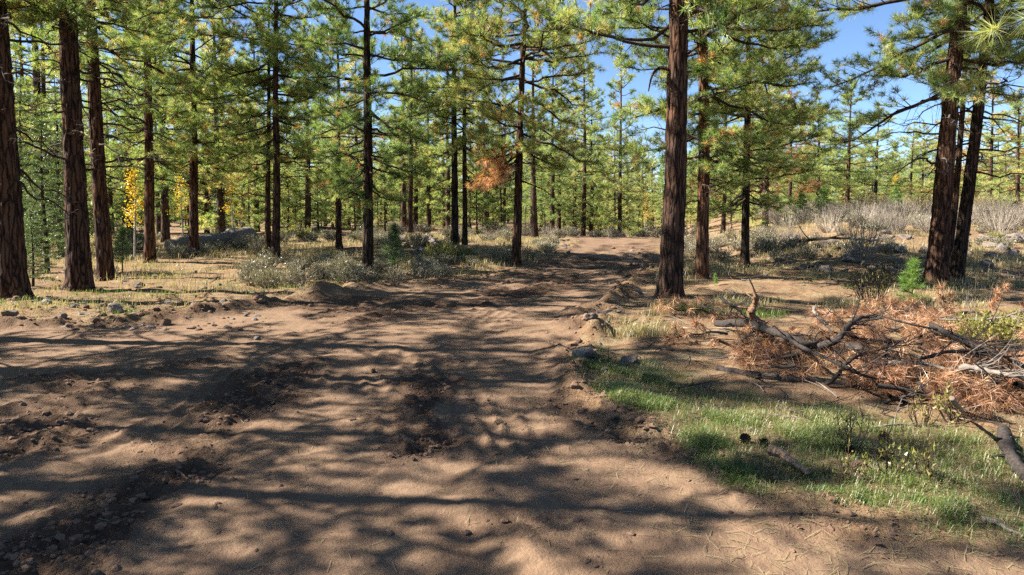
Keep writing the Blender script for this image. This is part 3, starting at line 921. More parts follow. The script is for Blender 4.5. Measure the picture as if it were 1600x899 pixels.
for px, d, H, lab, pr in MID:
    o = wild_pine(dist_at(px, d), H, lab, rngW, pr, 'pines standing in the middle distance', girth=1.0 if px > 900 else 1.15, fat=1.35 if px > 1190 else 1.0)
# reddish needles of the dying one
M_DYING = needle_mat('dying_needles', [(0.0, (0.12, 0.12, 0.04)), (0.35, (0.26, 0.13, 0.07)), (0.86, (0.36, 0.17, 0.09)), (1.0, (0.4, 0.2, 0.1))])
for o in list(COL.objects):
    if o.get('label', '').startswith('small pine with reddish dying'):
        for c in o.children:
            if c.name.startswith('crown'):
                me = c.data.copy(); me.materials[0] = M_DYING; c.data = me

# the wood behind, one zone of the picture after another: (px from, px to, label, count, near, far, height range)
ZONES = [
    (-60, 110, 'background pine in the wood behind the two leftmost thick trunks', 12, 22, 95, (9.5, 13)),
    (130, 300, 'background pine in the wood behind the yellow aspens', 14, 34, 105, (10, 13.5)),
    (310, 420, 'background pine in the wood behind the big fallen log', 12, 38, 110, (10, 13.5)),
    (440, 570, 'background pine in the wood left of the nearly black pine', 14, 40, 110, (9.5, 13.5)),
    (590, 700, 'background pine in the wood right of the nearly black pine', 12, 48, 110, (9.5, 13)),
    (730, 800, 'background pine in the wood behind the orange dead bough', 9, 52, 110, (9, 12.5)),
    (815, 900, 'background pine in the wood behind the bend of the track', 9, 52, 110, (9.5, 13)),
    (910, 1030, 'background pine in the wood beyond the track crest', 10, 62, 120, (9.5, 13.5)),
    (1060, 1220, 'background pine in the wood behind the reddish and slim dark pines', 15, 38, 110, (7.5, 10)),
    (1240, 1440, 'background pine along the back of the right clearing', 17, 56, 120, (6, 9)),
    (1450, 1680, 'background pine in the wood behind the leaning pair', 16, 46, 115, (6, 8.5)),
]
for a, b, lab, cnt, n0, n1, (ha, hb) in ZONES:
    for q in range(cnt):
        px = a + (b - a) * (q + rngW.uniform(0.1, 0.9)) / cnt
        d = rngW.uniform(n0, n1)
        small = hb < 10.1
        wild_pine(dist_at(px, d), rngW.uniform(ha, hb), lab, rngW, [4, 5, 6, 3] if small else [0, 1, 2, 3, 1, 3], lab.replace('background pine', 'pines'), fat=1.35 if small else 1.05)
# low young pines that close the gaps between the trunks
for a, b, lab, cnt, n0, n1 in [(330, 640, 'young low pine filling the gap behind the sagebrush flat', 20, 34, 75), (650, 900, 'young low pine filling the gap behind the mound', 17, 40, 80), (900, 1040, 'young low pine beyond the end of the track', 12, 58, 95), (1060, 1240, 'young low pine behind the slim dark pine', 13, 40, 80), (-40, 320, 'young low pine under the tall trunks at far left', 16, 28, 75), (1240, 1660, 'young low pine at the back of the right clearing', 22, 52, 95)]:
    for q in range(cnt):
        px = a + (b - a) * (q + rngW.uniform(0, 1)) / cnt
        d = rngW.uniform(n0, n1)
        wild_pine(dist_at(px, d), rngW.uniform(3.2, 6.0), lab, rngW, [4, 5], lab.replace('young low pine', 'young low pines'))

# the far edge of the wood, one mass of green at this distance
def far_wood():
    W = Geo(); Nd = Geo(); rng = np.random.default_rng(19)
    for q in range(190):
        px = -80 + 1780 * (q + rng.uniform(0, 1)) / 190
        p = dist_at(px, rng.uniform(82, 128)); H = rng.uniform(5.5, 9.0) if px > 880 else rng.uniform(7, 12)
        W.add(*tube(np.array([[0, 0, -.3], [0, 0, H * .5], [0, 0, H]]) + p, [.13, .09, .02], 5))
        m = int(52 * H); u = rng.uniform(.03, 1, m) ** 1.15; a = rng.uniform(0, 6.28, m)
        r = (.34 * H ** .75 * (1 - u) ** .8 + .1) * np.sqrt(rng.uniform(.1, 1, m)) * (1 + .3 * np.sin(a * 2 + q))
        P = np.stack([r * np.cos(a), r * np.sin(a), u * H], -1) + p
        V, F = tufts(P, np.stack([np.cos(a), np.sin(a), .4 + 0 * a], -1), rng, 6, .065, .42, 1.0, 0, .2)
        Nd.add(V, F, 0, np.repeat(np.clip(rng.normal(.42 + rng.normal(0, .1), .17, m), 0, .84), 18))
    o = tag(link('far_wood', Nd.mesh('far_wood', M_NEEDLE_FAR)), 'far edge of the pine wood closing the view behind everything', 'wood', kind='stuff')
    t = link('far_trunks', W.mesh('far_trunks', M_BARK_FAR, True), o); t['kind'] = 'stuff'
far_wood()

# the pine to the right of the camera whose bough tip hangs into the top right corner
rng = np.random.default_rng(55)
root, curve, r0, p = hero(0, 0, 70, 14, 5.5, 2.3, 'near pine beyond the right edge with a bough in the corner', 119, (0, 0), pos=(5.2, 3.9, 0), group='pines beyond the right edge')
W, Nd = make_branch(2.3, np.random.default_rng(3), 70, 0.0032, 0.19, 5, True, droop=0.1, bare=0.5, brown=0.0)
tip = np.array([3.12, 3.85, 2.80])
basep = curve(2.75) + p
v = tip - basep
b = link('branch', W.mesh('branch', M_LIMB, True), root, basep - p, mathutils.Matrix((rotz(math.atan2(v[1], v[0])) @ roty(-math.asin(v[2] / np.linalg.norm(v)) )).tolist()).to_euler(), np.linalg.norm(v) / 2.3)
link('needles', Nd.mesh('needles', M_NEEDLE), b)

# ------------------------------------------------------------------ young firs, saplings, aspens
def make_fir(H, R, rng, mat, dens=1.0):
    W = Geo(); Nd = Geo()
    hs = np.linspace(0, H, 12)
    W.add(*tube(np.stack([0.02 * np.sin(hs * 2), 0.02 * np.cos(hs * 1.7), hs], -1), 0.016 * H * (1 - hs / H) + 0.004, 6))
    h = 0.12 * H
    while h < H * 0.98:
        u = h / H
        k = rng.integers(4, 7)
        a0 = rng.uniform(0, 6.28)
        for q in range(k):
            a = a0 + q * 6.28 / k + rng.normal(0, .2)
            l = R * (1 - u) ** 0.85 * rng.uniform(0.7, 1.15) + 0.05
            dv = np.array([cos(a), sin(a), rng.uniform(-.15, .3)])
            t = np.linspace(0, 1, 5)[:, None]
            path = np.array([0, 0, h]) + l * (t * dv + t ** 2 * np.array([0, 0, -.05]))
            W.add(*tube(path, 0.007 * (1 - t[:, 0]) + 0.002, 3))
            m = int(l * 75 * dens)
            w = rng.uniform(0.15, 1, m)
            pts = np.array([0, 0, h]) + l * (w[:, None] * dv + w[:, None] ** 2 * np.array([0, 0, -.05]))
            lat = np.array([-sin(a), cos(a), 0])
            pts = pts + lat * (rng.uniform(-1, 1, (m, 1)) * l * 0.34 * (1.05 - w[:, None])) + rng.normal(0, .015, (m, 3))
            V, F = tufts(pts, dv + lat * rng.normal(0, .6, (m, 1)), rng, 5, 0.011, 0.062, 0.9, 0.0, 0.03)
            Nd.add(V, F, 0, np.repeat(np.clip(rng.normal(.5, .22, m), 0, 1), 15))
        h += 0.075 * H ** 0.6 * rng.uniform(.8, 1.2)
    return W.mesh('trunk', M_LIMB, True), Nd.mesh('crown', mat)
rng = np.random.default_rng(12)
FIR = [make_fir(3.6, 1.1, rng, M_FIR), make_fir(2.6, 0.95, rng, M_FIR)]
def put_tree(name, meshes, p, s, label, cat, group, rng, parts=('trunk', 'crown')):
    root = empty(name, (p[0], p[1], height1(p[0], p[1]) - 0.02), rng.uniform(0, 6.28))
    root.scale = (s, s, s)
    tag(root, label, cat, group)
    for nme, me in zip(parts, meshes): link(nme, me, root)
    return root
for px, py, s, lab, k in [(72, 424, 1.15, 'blue-green young fir with feathery boughs between the two leftmost trunks', 0), (52, 446, .62, 'small fir seedling at the foot of the leftmost trunk', 1), (95, 402, 1.5, 'taller young fir behind the feathery fir near the second trunk', 0), (200, 395, .9, 'young fir behind the leaning dark pine on the left', 1), (40, 400, 1.6, 'dark young fir behind the leftmost trunk', 0), (345, 372, 1.1, 'young fir standing just behind the fallen log', 1), (450, 366, 1.25, 'young fir behind the close pair of pines', 0)]:
    put_tree('young_fir', FIR[k], at(px, py), s, lab, 'young fir', 'young firs at left', rng)
# round junipers in the right clearing
JUN = [make_fir(1.5, .62, rng, M_GREEN, 1.6)]
put_tree('juniper', JUN[0], dist_at(1285, 34), 1.15, 'rounded bright green juniper, larger of two in the grey brush', 'juniper', 'junipers in the right clearing', rng)
put_tree('juniper', JUN[0], dist_at(1251, 31), .95, 'smaller bright green juniper left of the rounded one', 'juniper', 'junipers in the right clearing', rng)
put_tree('juniper', JUN[0], dist_at(1399, 42), 1.4, 'bright green juniper beside the yellow shrubs', 'juniper', 'junipers in the right clearing', rng)
# pine saplings
def make_sapling(H, R, rng, mat, nn=26):
    W = Geo(); Nd = Geo(); hs = np.linspace(0, H, 8)
    W.add(*tube(np.stack([0.02 * np.sin(hs * 3), 0.015 * np.cos(hs * 2.3), hs], -1), 0.014 * (1 - hs / H) + 0.004, 6))
    TP = [np.array([0, 0, H])]; TD = [np.array([0, 0, 1.0])]
    for h in np.arange(0.22 * H, H, 0.075):
        for q in range(3):
            a = rng.uniform(0, 6.28); l = R * (1.1 - h / H) * rng.uniform(.5, 1.1)
            dv = norm([cos(a), sin(a), rng.uniform(.1, .6)])
            W.add(*tube(np.stack([[0, 0, h], np.array([0, 0, h]) + dv * l]), [0.005, 0.003], 3))
            for w in (0.55, .8, 1.0):
                TP.append(np.array([0, 0, h]) + dv * l * w); TD.append(dv)
    V, F = tufts(np.array(TP), np.array(TD), rng, nn, 0.0055, 0.15)
    Nd.add(V, F, 0, np.repeat(np.clip(rng.normal(.5, .2, len(TP)), 0, 1), nn * 3))
    return W.mesh('trunk', M_STEMRED, True), Nd.mesh('crown', mat)
SAP = make_sapling(0.95, 0.36, rng, M_GREEN)
SAPD = make_sapling(1.15, 0.45, rng, M_FIR, 30)
put_tree('pine_sapling', SAP, at(1425, 486), 0.88, 'bright green pine sapling behind the slash pile', 'sapling', None, rng)
put_tree('pine_sapling', SAPD, at(617, 428), 1.05, 'dark green bushy pine sapling right of the nearly black pine', 'sapling', None, rng)
put_tree('pine_sapling', SAP, at(1117, 450), 0.28, 'tiny green pine seedling in dry grass right of the thick trunk', 'sapling', None, rng)
put_tree('pine_sapling', SAPD, at(192, 424), 1.0, 'thin dark sapling with few needles right of the leaning pine', 'sapling', None, rng)
# aspens
def make_aspen(H, rng, nleaf=620, crown=(0.38, 1.0)):
    W = Geo(); Lf = Geo(); hs = np.linspace(0, H, 12)
    sway = lambda h: np.stack([.05 * np.sin(np.asarray(h) * 1.1), .04 * np.cos(np.asarray(h) * .9), np.asarray(h, float)], -1)
    W.add(*tube(sway(hs), .011 * H * (1 - hs / H) ** .8 + .005, 7))
    pts = []
    for h in np.linspace(crown[0] * H, H * .98, 20):
        a = rng.uniform(0, 6.28); l = H * .22 * (1.15 - h / H) * rng.uniform(.5, 1.2) + .1
        dv = norm([cos(a), sin(a), rng.uniform(.2, .9)]); t = np.linspace(0, 1, 5)[:, None]
        path = sway(h) + l * (t * dv + t ** 2 * np.array([0, 0, -.1]))
        W.add(*tube(path, .006 * (1 - t[:, 0]) + .002, 3))
        m = nleaf // 20
        w = rng.uniform(.25, 1, m)
        pts.append(sway(h) + l * w[:, None] * dv + rng.normal(0, .09, (m, 3)))
    P = np.concatenate(pts); m = len(P)
    n1 = norm(rng.normal(size=(m, 3))); n2 = norm(np.cross(n1, rng.normal(size=(m, 3)))); s = rng.uniform(.022, .038, (m, 1))
    V = np.stack([P - n1 * s, P + n2 * s * .9, P + n1 * s, P - n2 * s * .9], 1).reshape(-1, 3)
    Lf.add(V, np.arange(m * 4).reshape(-1, 4), 0, np.repeat(np.clip(rng.normal(.55, .25, m), 0, 1), 4))
    return W.mesh('trunk', M_ASPENBARK, True), Lf.mesh('crown', M_ASPEN)
ASP = [make_aspen(3.0, rng, 900), make_aspen(3.6, rng, 700)]
for px, d, s, lab, k in [(211, 20.5, .88, 'bright yellow aspen sapling between the leaning pine and orange-barked pine', 0), (284, 29, .8, 'yellow aspen just left of the straight brown pine', 1), (362, 33, .85, 'yellow aspen with pale thin stem behind the fallen log', 1), (48, 27, 1.3, 'dull yellow aspen behind the leftmost trunks', 1), (1008, 48, .9, 'bare pale aspen stem with few leaves at the end of track', 1), (1400, 48, 1.0, 'yellow aspen sapling at the back of the right clearing', 0)]:
    put_tree('aspen', ASP[k], dist_at(px, d), s, lab, 'aspen', 'yellow aspens', rng)

# ------------------------------------------------------------------ shrubs
def make_shrub(H, R, rng, stems, leaves, lsize, lmat, wmat, upright=1.0, start=0.35, sub=2):
    W = Geo(); Lf = Geo()
    for s in range(stems):
        a = rng.uniform(0, 6.28); rr = R * math.sqrt(rng.uniform(0, 1))
        hh = H * rng.uniform(.65, 1.1) * (1 - .35 * (rr / R) ** 2)
        t = np.linspace(0, 1, 5)[:, None]
        b = np.array([cos(a), sin(a), 0]) * rr * .25
        e = np.array([cos(a) * rr, sin(a) * rr, hh])
        mid = rng.normal(0, .05, 3) * H
        path = b + t * (e - b) + (t * (1 - t)) * (mid * 3 + np.array([cos(a), sin(a), 0]) * .25 * R)
        W.add(*tube(path, (.006 * (1 - t[:, 0]) + .0018) * (H / .7) ** .5, 3))
        segs = [path]
        for q in range(sub):
            w = rng.uniform(.35, .85); i = int(w * 4)
            dv = norm(path[min(i + 1, 4)] - path[i] + rng.normal(0, .05 * H, 3) * 2.0)
            p2 = path[i] + t * dv * H * rng.uniform(.15, .35)
            W.add(*tube(p2, .003 * (1 - t[:, 0]) + .0012, 3)); segs.append(p2)
        m = leaves
        if m:
            sg = rng.integers(len(segs), size=m); w = rng.uniform(start, 1, m)
            S = np.stack(segs); k = w * 4; i = np.minimum(k.astype(int), 3); f = (k - i)[:, None]
            P = S[sg, i] * (1 - f) + S[sg, i + 1] * f + rng.normal(0, .012, (m, 3))
            dv = norm(np.array([0, 0, .9]) * upright + rng.normal(0, .6, (m, 3))); ls = lsize * rng.uniform(.6, 1.3, (m, 1))
            sd_ = norm(np.cross(dv, rng.normal(size=(m, 3)))) * ls * .22
            V = np.stack([P - sd_, P + sd_, P + dv * ls], 1).reshape(-1, 3)
            Lf.add(V, np.arange(m * 3).reshape(-1, 3), 0, np.repeat(np.clip(rng.normal(.5, .25, m), 0, 1), 3))
    return W.mesh('twigs', wmat), (Lf.mesh('leaves', lmat) if leaves else None)
rng = np.random.default_rng(64)
SAGE = [make_shrub(h, r, rng, n, 34, .05, M_SAGE, M_TWIG, start=st) for h, r, n, st in ((.62, .55, 70, .4), (.75, .45, 55, .5), (.5, .6, 80, .35), (.68, .5, 40, .3))]
RABBIT = [make_shrub(.6, .45, rng, 80, 34, .055, M_RABBIT, M_TWIG) for _ in range(2)]
BRUSH = [make_shrub(1.35, .9, rng, 55, 9, .045, M_SAGE, M_TWIG, sub=4) for _ in range(2)]
OAKB = [make_shrub(1.5, .95, rng, 50, 34, .06, M_OAK, M_TWIG, sub=3) for _ in range(2)]
BROWNB = make_shrub(.95, .42, rng, 34, 10, .045, M_RABBIT, M_STEMRED, sub=5)
BARET = make_shrub(.75, .35, rng, 7, 0, .04, M_RABBIT, M_GREY, sub=4)
def put_shrub(name, meshes, p, s, label, cat, group, rng):
    root = empty(name, (p[0], p[1], height1(p[0], p[1]) - 0.03), rng.uniform(0, 6.28))
    root.scale = (s * rng.uniform(.85, 1.2), s * rng.uniform(.85, 1.2), s * rng.uniform(.85, 1.15))
    tag(root, label, cat, group)
    link('twigs', meshes[0], root)
    if meshes[1] is not None: link('leaves', meshes[1], root)
    return root
def scatter(n, pxr, pyr, rng):
    for _ in range(n):
        yield rng.uniform(*pxr), rng.uniform(*pyr)
def road_clear(p, r=0.4):
    return float(poly_dist(np.array([p[0]]), np.array([p[1]]), ROAD, True)[0]) > r
for name, meshes, cat, lab, cnt, pxr, pyr, sr in [
    ('sagebrush', SAGE, 'sagebrush', 'grey sagebrush in the large clump left of the nearly black pine', 22, (385, 560), (414, 448), (.45, .85)),
    ('sagebrush', SAGE, 'sagebrush', 'grey-green sagebrush along the track below the dark sapling', 18, (580, 690), (418, 440), (.3, .65)),
    ('sagebrush', SAGE, 'sagebrush', 'pale sagebrush between the mound and the sunlit wide-crowned pine', 26, (650, 800), (398, 425), (.35, .75)),
    ('sagebrush', SAGE, 'sagebrush', 'pale sagebrush in the band on top of the mound', 34, (560, 900), (362, 386), (.5, 1.0)),
    ('sagebrush', SAGE, 'sagebrush', 'dark sagebrush on the bank right of the wide-crowned pine', 12, (825, 885), (382, 408), (.4, .7)),
    ('sagebrush', SAGE, 'sagebrush', 'grey sagebrush scattered around the fallen log', 22, (200, 420), (374, 402), (.6, 1.0)),
    ('sagebrush', SAGE, 'sagebrush', 'far sagebrush on the flat behind the close pair of pines', 22, (400, 600), (362, 380), (.5, .9)),
    ('sagebrush', SAGE, 'sagebrush', 'sagebrush on the right shoulder near the track crest', 14, (1030, 1100), (368, 398), (.6, 1.0)),
    ('sagebrush', SAGE, 'sagebrush', 'grey sagebrush below the slim dark pine on the right', 14, (1080, 1250), (372, 400), (.6, 1.0)),
]:
    for px, py in scatter(cnt, pxr, pyr, rng):
        p = at(px, py)
        if road_clear(p): put_shrub(name, meshes[rng.integers(len(meshes))], p, rng.uniform(*sr), lab, cat, lab, rng)
for lab, meshes, cnt, pxr, dr, sr, nm, cat in [
    ('leafless grey brush in the wide band across the right clearing', BRUSH, 46, (1180, 1460), (27, 44), (.6, 1.0), 'grey_brush', 'brush'),
    ('leafless grey brush behind the leaning pair at the right edge', BRUSH, 30, (1470, 1650), (25, 42), (.7, 1.1), 'grey_brush', 'brush'),
    ('yellowing shrub in the band behind the grey brush', OAKB, 20, (1330, 1480), (36, 50), (.8, 1.15), 'yellow_shrub', 'shrub'),
    ('yellowing shrub among the brush near the right edge', OAKB, 12, (1500, 1640), (32, 46), (.7, 1.1), 'yellow_shrub', 'shrub'),
    ('low pale sagebrush spread over the floor of the right clearing', SAGE, 34, (1110, 1600), (19, 32), (.4, .9), 'sagebrush', 'sagebrush'),
    ('tall grey brush behind the rocks of the slope', BRUSH, 34, (1200, 1640), (23, 30), (.45, .75), 'grey_brush', 'brush'),
    ('low sagebrush just over the crest of the track', SAGE, 26, (885, 1045), (39, 47), (.6, 1.1), 'sagebrush', 'sagebrush'),
    ('grey brush at the far end of the track', BRUSH, 12, (890, 1060), (44, 60), (.5, .8), 'grey_brush', 'brush'),
    ('grey brush behind the band of sagebrush on the mound', BRUSH, 22, (560, 900), (36, 50), (.5, .8), 'grey_brush', 'brush'),
]:
    for _ in range(cnt):
        px = rng.uniform(*pxr); p = dist_at(px, rng.uniform(*dr))
        if road_clear(p, .8) or 'over the crest' in lab: put_shrub(nm, meshes[rng.integers(len(meshes))], p, rng.uniform(*sr), lab, cat, lab, rng)
for px, py, s, lab in [(690, 412, 1.0, 'yellow-green shrub at the foot of the mound pair of pines'), (725, 405, .7, 'small yellow-green shrub right of the mound pair'), (478, 378, 1.0, 'upright yellow-green shrub behind the close pair'), (1555, 376, .6, 'small green shrub on the rocks at right'), (1545, 540, .8, 'low pale yellow-green bush behind the slash pile, near right edge'), (1600, 545, .8, 'pale yellow-green bush at the right edge behind the slash pile'), (1500, 530, .6, 'small yellow-green bush among the orange needles of the pile')]:
    put_shrub('yellow_green_shrub', RABBIT[rng.integers(2)], at(px, py), s, lab, 'shrub', 'yellow-green shrubs', rng)
put_shrub('twiggy_shrub', BROWNB, at(1362, 470), .95, 'brown twiggy shrub standing in front of the rocky slope', 'shrub', None, rng)
put_shrub('bare_shrub', BARET, at(1528, 492), .95, 'bare white-twigged shrub right of the green sapling', 'shrub', None, rng)
put_shrub('bare_shrub', BRUSH[0], at(1345, 408), 1.0, 'tall bare grey bush on top of the rocky slope', 'shrub', None, rng)

# ------------------------------------------------------------------ rocks
def ico(sub):
    import bmesh
    bm = bmesh.new(); bmesh.ops.create_icosphere(bm, subdivisions=sub, radius=1.0)
    V = np.array([v.co[:] for v in bm.verts]); F = np.array([[v.index for v in f.verts] for f in bm.faces]); bm.free()
    return V, F
ICO1, ICO2, ICO3 = ico(1), ico(2), ico(3)
def rock_mesh(seed, mat, sub=ICO3, amp=.38, name='rock'):
    rng = np.random.default_rng(seed)
    V, F = sub; V = V.copy()
    # cut by random planes, then roughen
    for _ in range(9):
        n = norm(rng.normal(size=3)); c = rng.uniform(.55, .9)
        d = V @ n - c
        V = V - np.where(d > 0, d, 0)[:, None] * n
    f = noise3(V[:, 0] * 1.7 + seed, V[:, 1] * 1.7, V[:, 2] * 1.7, seed) * amp * .5 + noise3(V[:, 0] * 5, V[:, 1] * 5 + seed, V[:, 2] * 5, seed + 1) * amp * .16
    V = V * (1 + f[:, None]) * np.array([1.0, rng.uniform(.65, .95), rng.uniform(.5, .75)])
    g = Geo(); g.add(V, F)
    return g.mesh(name, mat, False)
ROCKS = [rock_mesh(200 + i, M_ROCK) for i in range(5)]
ROCKSP = [rock_mesh(220 + i, M_ROCK_PALE) for i in range(4)]
CLODS = [rock_mesh(240 + i, M_CLOD, ICO2, .5, 'dirt_clod') for i in range(4)]
rng = np.random.default_rng(81)
def put_rock(p, s, meshes, label, group=None, sink=.10, flatten=1.0, name='rock', cat='rock'):
    o = link(name, meshes[rng.integers(len(meshes))], None, (p[0], p[1], height1(p[0], p[1]) + s * (.42 - sink)), (rng.normal(0, .25), rng.normal(0, .25), rng.uniform(0, 6.28)), (s, s * rng.uniform(.8, 1.1), s * flatten * rng.uniform(.75, 1.1)))
    return tag(o, label, cat, group)
for px, py, wpx, lab, m in [
    (923, 527, 26, 'rounded grey rock, largest in the row of stones beside the track', ROCKS),
    (915, 514, 16, 'pale stone touching the back of the largest rounded rock', ROCKSP),
    (937, 508, 19, 'brown stone just behind the largest rounded rock', ROCKS),
    (951, 492, 20, 'brown-topped rock near the thick trunk beside the track', ROCKS),
    (967, 493, 11, 'small stone right of the brown-topped rock', ROCKSP),
    (967, 462, 20, 'low pale rock heap at the track edge left of the thick trunk', ROCKSP),
    (907, 562, 44, 'flat pale rock half sunk at the left end of the grass', ROCKSP),
    (985, 574, 34, 'dark flat rock in the grass right of the flat pale rock', ROCKS),
    (984, 530, 14, 'small tan stone on bare soil right of the rounded rock', ROCKSP),
    (895, 540, 24, 'earthy brown lump at the track edge above the flat rock', CLODS),
    (183, 490, 30, 'long pale boulder on the left berm of the track', ROCKSP),
    (16, 503, 27, 'grey boulder at the left edge of the picture', ROCKS),
    (350, 475, 22, 'blocky tan rock on the left berm near the sagebrush', ROCKSP),
    (264, 494, 12, 'small brown stone on the berm right of the long boulder', ROCKS),
    (216, 448, 16, 'dark round stone on the grass right of the second trunk', ROCKS),
    (402, 530, 12, 'pale stone lying on the track at left', ROCKSP),
    (780, 669, 16, 'brown stone alone in the middle of the track', CLODS),
    (583, 577, 14, 'brown clod of earth near the sunlit patch of track', CLODS),
    (646, 722, 11, 'small clod on the track below the middle', CLODS),
    (600, 388, 1, None, None),
]:
    if lab is None: continue
    p = at(px, py); s = wpx / FPX * math.hypot(p[0], p[1]) / 2
    put_rock(p, s, m, lab)
for lab, cnt, pxr, pyr, wr, ms in [
    ('grey rock in the outcrop on the mound left of track', 26, (618, 690), (376, 402), (9, 26), ROCKS),
    ('grey rock in the heap on the bank right of the wide-crowned pine', 22, (835, 890), (376, 400), (6, 15), ROCKS),
    ('grey rock in the shaded part of the rocky slope', 70, (1190, 1410), (374, 430), (9, 26), ROCKS),
    ('pale sunlit rock on the slope around the leaning pair', 60, (1380, 1600), (364, 422), (9, 26), ROCKS),
    ('dark stone on the forest floor under the left trunks', 30, (60, 420), (418, 460), (5, 11), ROCKS),
    ('grey rock in the far heap behind the close pair of pines', 16, (440, 530), (354, 364), (8, 18), ROCKS),
    ('small brown stone between the slash pile and the slope', 22, (1080, 1560), (432, 470), (5, 10), ROCKS),
    ('earth clod on the right verge of the far track', 20, (960, 1020), (385, 450), (6, 12), CLODS),
]:
    for px, py in scatter(cnt, pxr, pyr, rng):
        p = at(px, py)
        s = rng.uniform(*wr) / FPX * math.hypot(p[0], p[1]) / 2
        put_rock(p, s, ms, lab, lab, sink=.2, flatten=.9)

# rubble turned up along the edges of the track
def rubble():
    g = Geo(); V0, F0 = ICO2; rng = np.random.default_rng(44)
    for cnt, pxr, pyr, wr in [(260, (0, 430), (470, 516), (2, 17)), (150, (540, 810), (428, 452), (2, 11)), (100, (800, 890), (385, 425), (2, 9)), (60, (940, 1020), (385, 480), (2, 10)), (36, (860, 960), (480, 600), (3, 12))]:
        for px, py in scatter(cnt, pxr, pyr, rng):
            p = at(px, py); s = (wr[0] + (wr[1] - wr[0]) * rng.random() ** 2.6) / FPX * math.hypot(p[0], p[1]) / 2
            V = V0.copy()
            for _ in range(5):
                n = norm(rng.normal(size=3)); d = V @ n - rng.uniform(.5, .9); V = V - np.where(d > 0, d, 0)[:, None] * n
            V = V * (1 + rng.uniform(-.08, .08, (len(V), 1))) * s * np.array([1, rng.uniform(.7, 1), rng.uniform(.5, .9)])
            V = V @ rotz(rng.uniform(0, 6)).T + np.array([p[0], p[1], height1(p[0], p[1]) + s * rng.uniform(-.25, .25)])
            g.add(V, F0, 0 if rng.random() < .65 else 1)
    tag(link('rubble', g.mesh('rubble', [M_CLOD, M_ROCK])), 'rubble of stones and clods along the track edges', 'rubble', kind='stuff')
rubble()

# crumbled earth, too fine to count
def clod_field():
    g = Geo(); V0, F0 = ICO1
    rng = np.random.default_rng(4)
    xs = []; 
    while sum(len(a) for a in xs) < 9000:
        y = 2.2 * (22 / 2.2) ** rng.uniform(0, 1, 4000); x = rng.uniform(-1, 1, 4000) * (.85 * y + .5)
        d, road, edge, ra, rough = masks(x, y)
        keep = rng.random(4000) < (0.012 + .55 * rough ** 1.6) * (d < 1.0)
        xs.append(np.stack([x[keep], y[keep]], -1))
    P = np.concatenate(xs)[:9000]
    z = height(P[:, 0], P[:, 1]); E = masks(P[:, 0], P[:, 1])[2]
    for i in range(len(P)):
        s = (0.003 + .019 * rng.random() ** 4) * (1 + .08 * P[i, 1]) * (1 + .5 * E[i] * rng.random())
        V = V0 * (1 + rng.uniform(-.35, .35, (len(V0), 1))) * s * np.array([1, rng.uniform(.7, 1.2), rng.uniform(.5, .8)])
        V = V @ rotz(rng.uniform(0, 6)).T + np.array([P[i, 0], P[i, 1], z[i] + s * rng.uniform(-.35, .1)])
        g.add(V, F0, 0, rng.random())
    tag(link('earth_crumbs', g.mesh('earth_crumbs', M_CLOD)), 'loose crumbs of brown earth strewn over the track', 'earth crumbs', kind='stuff')
clod_field()

# ------------------------------------------------------------------ grass, dry grass, needle litter
def blades(P, hgt, wid, rng, lean=.5, tint=None):
    m = len(P)
    a = rng.uniform(0, 6.28, m); L = np.stack([np.cos(a), np.sin(a), 0 * a], -1)
    S = np.stack([-np.sin(a), np.cos(a), 0 * a], -1) * (wid / 2)[:, None]
    ln = (rng.uniform(.1, 1, m) * lean)[:, None]; h = hgt[:, None]; Z = np.array([0, 0, 1.0])
    mid = P + Z * h * .6 + L * h * ln * .35
    tip = P + Z * h * (1 - .35 * ln) + L * h * ln
    V = np.stack([P - S, P + S, mid + S * .8, mid - S * .8, tip], 1).reshape(-1, 3)
    b = np.arange(m)[:, None] * 5
    F = np.concatenate([b + np.array([[0, 1, 2]]), b + np.array([[0, 2, 3]]), b + np.array([[3, 2, 4]])])
    return V, F, np.repeat(tint, 5)
rng = np.random.default_rng(21)
def grass_patch(name, label, n, boxf, maskf, hr, wr, tintf, lean=.7, cat='grass'):
    xs = []; tot = 0
    while tot < n:
        x, y = boxf(20000)
        k = rng.random(len(x)) < maskf(x, y)
        xs.append(np.stack([x[k], y[k]], -1)); tot += k.sum()
    P = np.concatenate(xs)[:n]
    z = height(P[:, 0], P[:, 1])
    P3 = np.stack([P[:, 0], P[:, 1], z - .004], -1)
    h = rng.uniform(*hr, n) * (1 + .35 * fbm2(P[:, 0] * 3, P[:, 1] * 3, 2, 91))
    V, F, T = blades(P3, h, rng.uniform(*wr, n), rng, lean, np.clip(tintf(P[:, 0], P[:, 1], n), 0, 1))
    g = Geo(); g.add(V, F, 0, T)
    tag(link(name, g.mesh(name, M_GRASS)), label, cat, kind='stuff')
def gm(x, y):
    gd = poly_dist(x, y, GRASS, True)
    cl = sstep(-.05, .7, fbm2(x * 2.4, y * 2.4, 4, 51)) ** 1.4 + .10
    return (1 - sstep(-.35, .15, gd + .22 * fbm2(x * 1.2, y * 1.2, 3, 41))) * cl
grass_patch('grass', 'short green grass at the right of the track in front', 46000, lambda n: (rng.uniform(.2, 6.5, n), rng.uniform(2.4, 8.0, n)), gm, (.015, .085), (.0020, .0038),
            lambda x, y, n: .38 + .16 * fbm2(x * 1.5, y * 1.5, 3, 61) + rng.normal(0, .13, n) + .46 * (rng.random(n) < .38), lean=1.7)
def thin(x, y):
    d = poly_dist(x, y, ROAD, True)
    return sstep(.2, .8, d) * sstep(.05, .6, fbm2(x * .7, y * .7, 4, 71)) * (1 - .8 * (1 - sstep(-2.5, -.5, x)) * (1 - sstep(15, 20, y)))
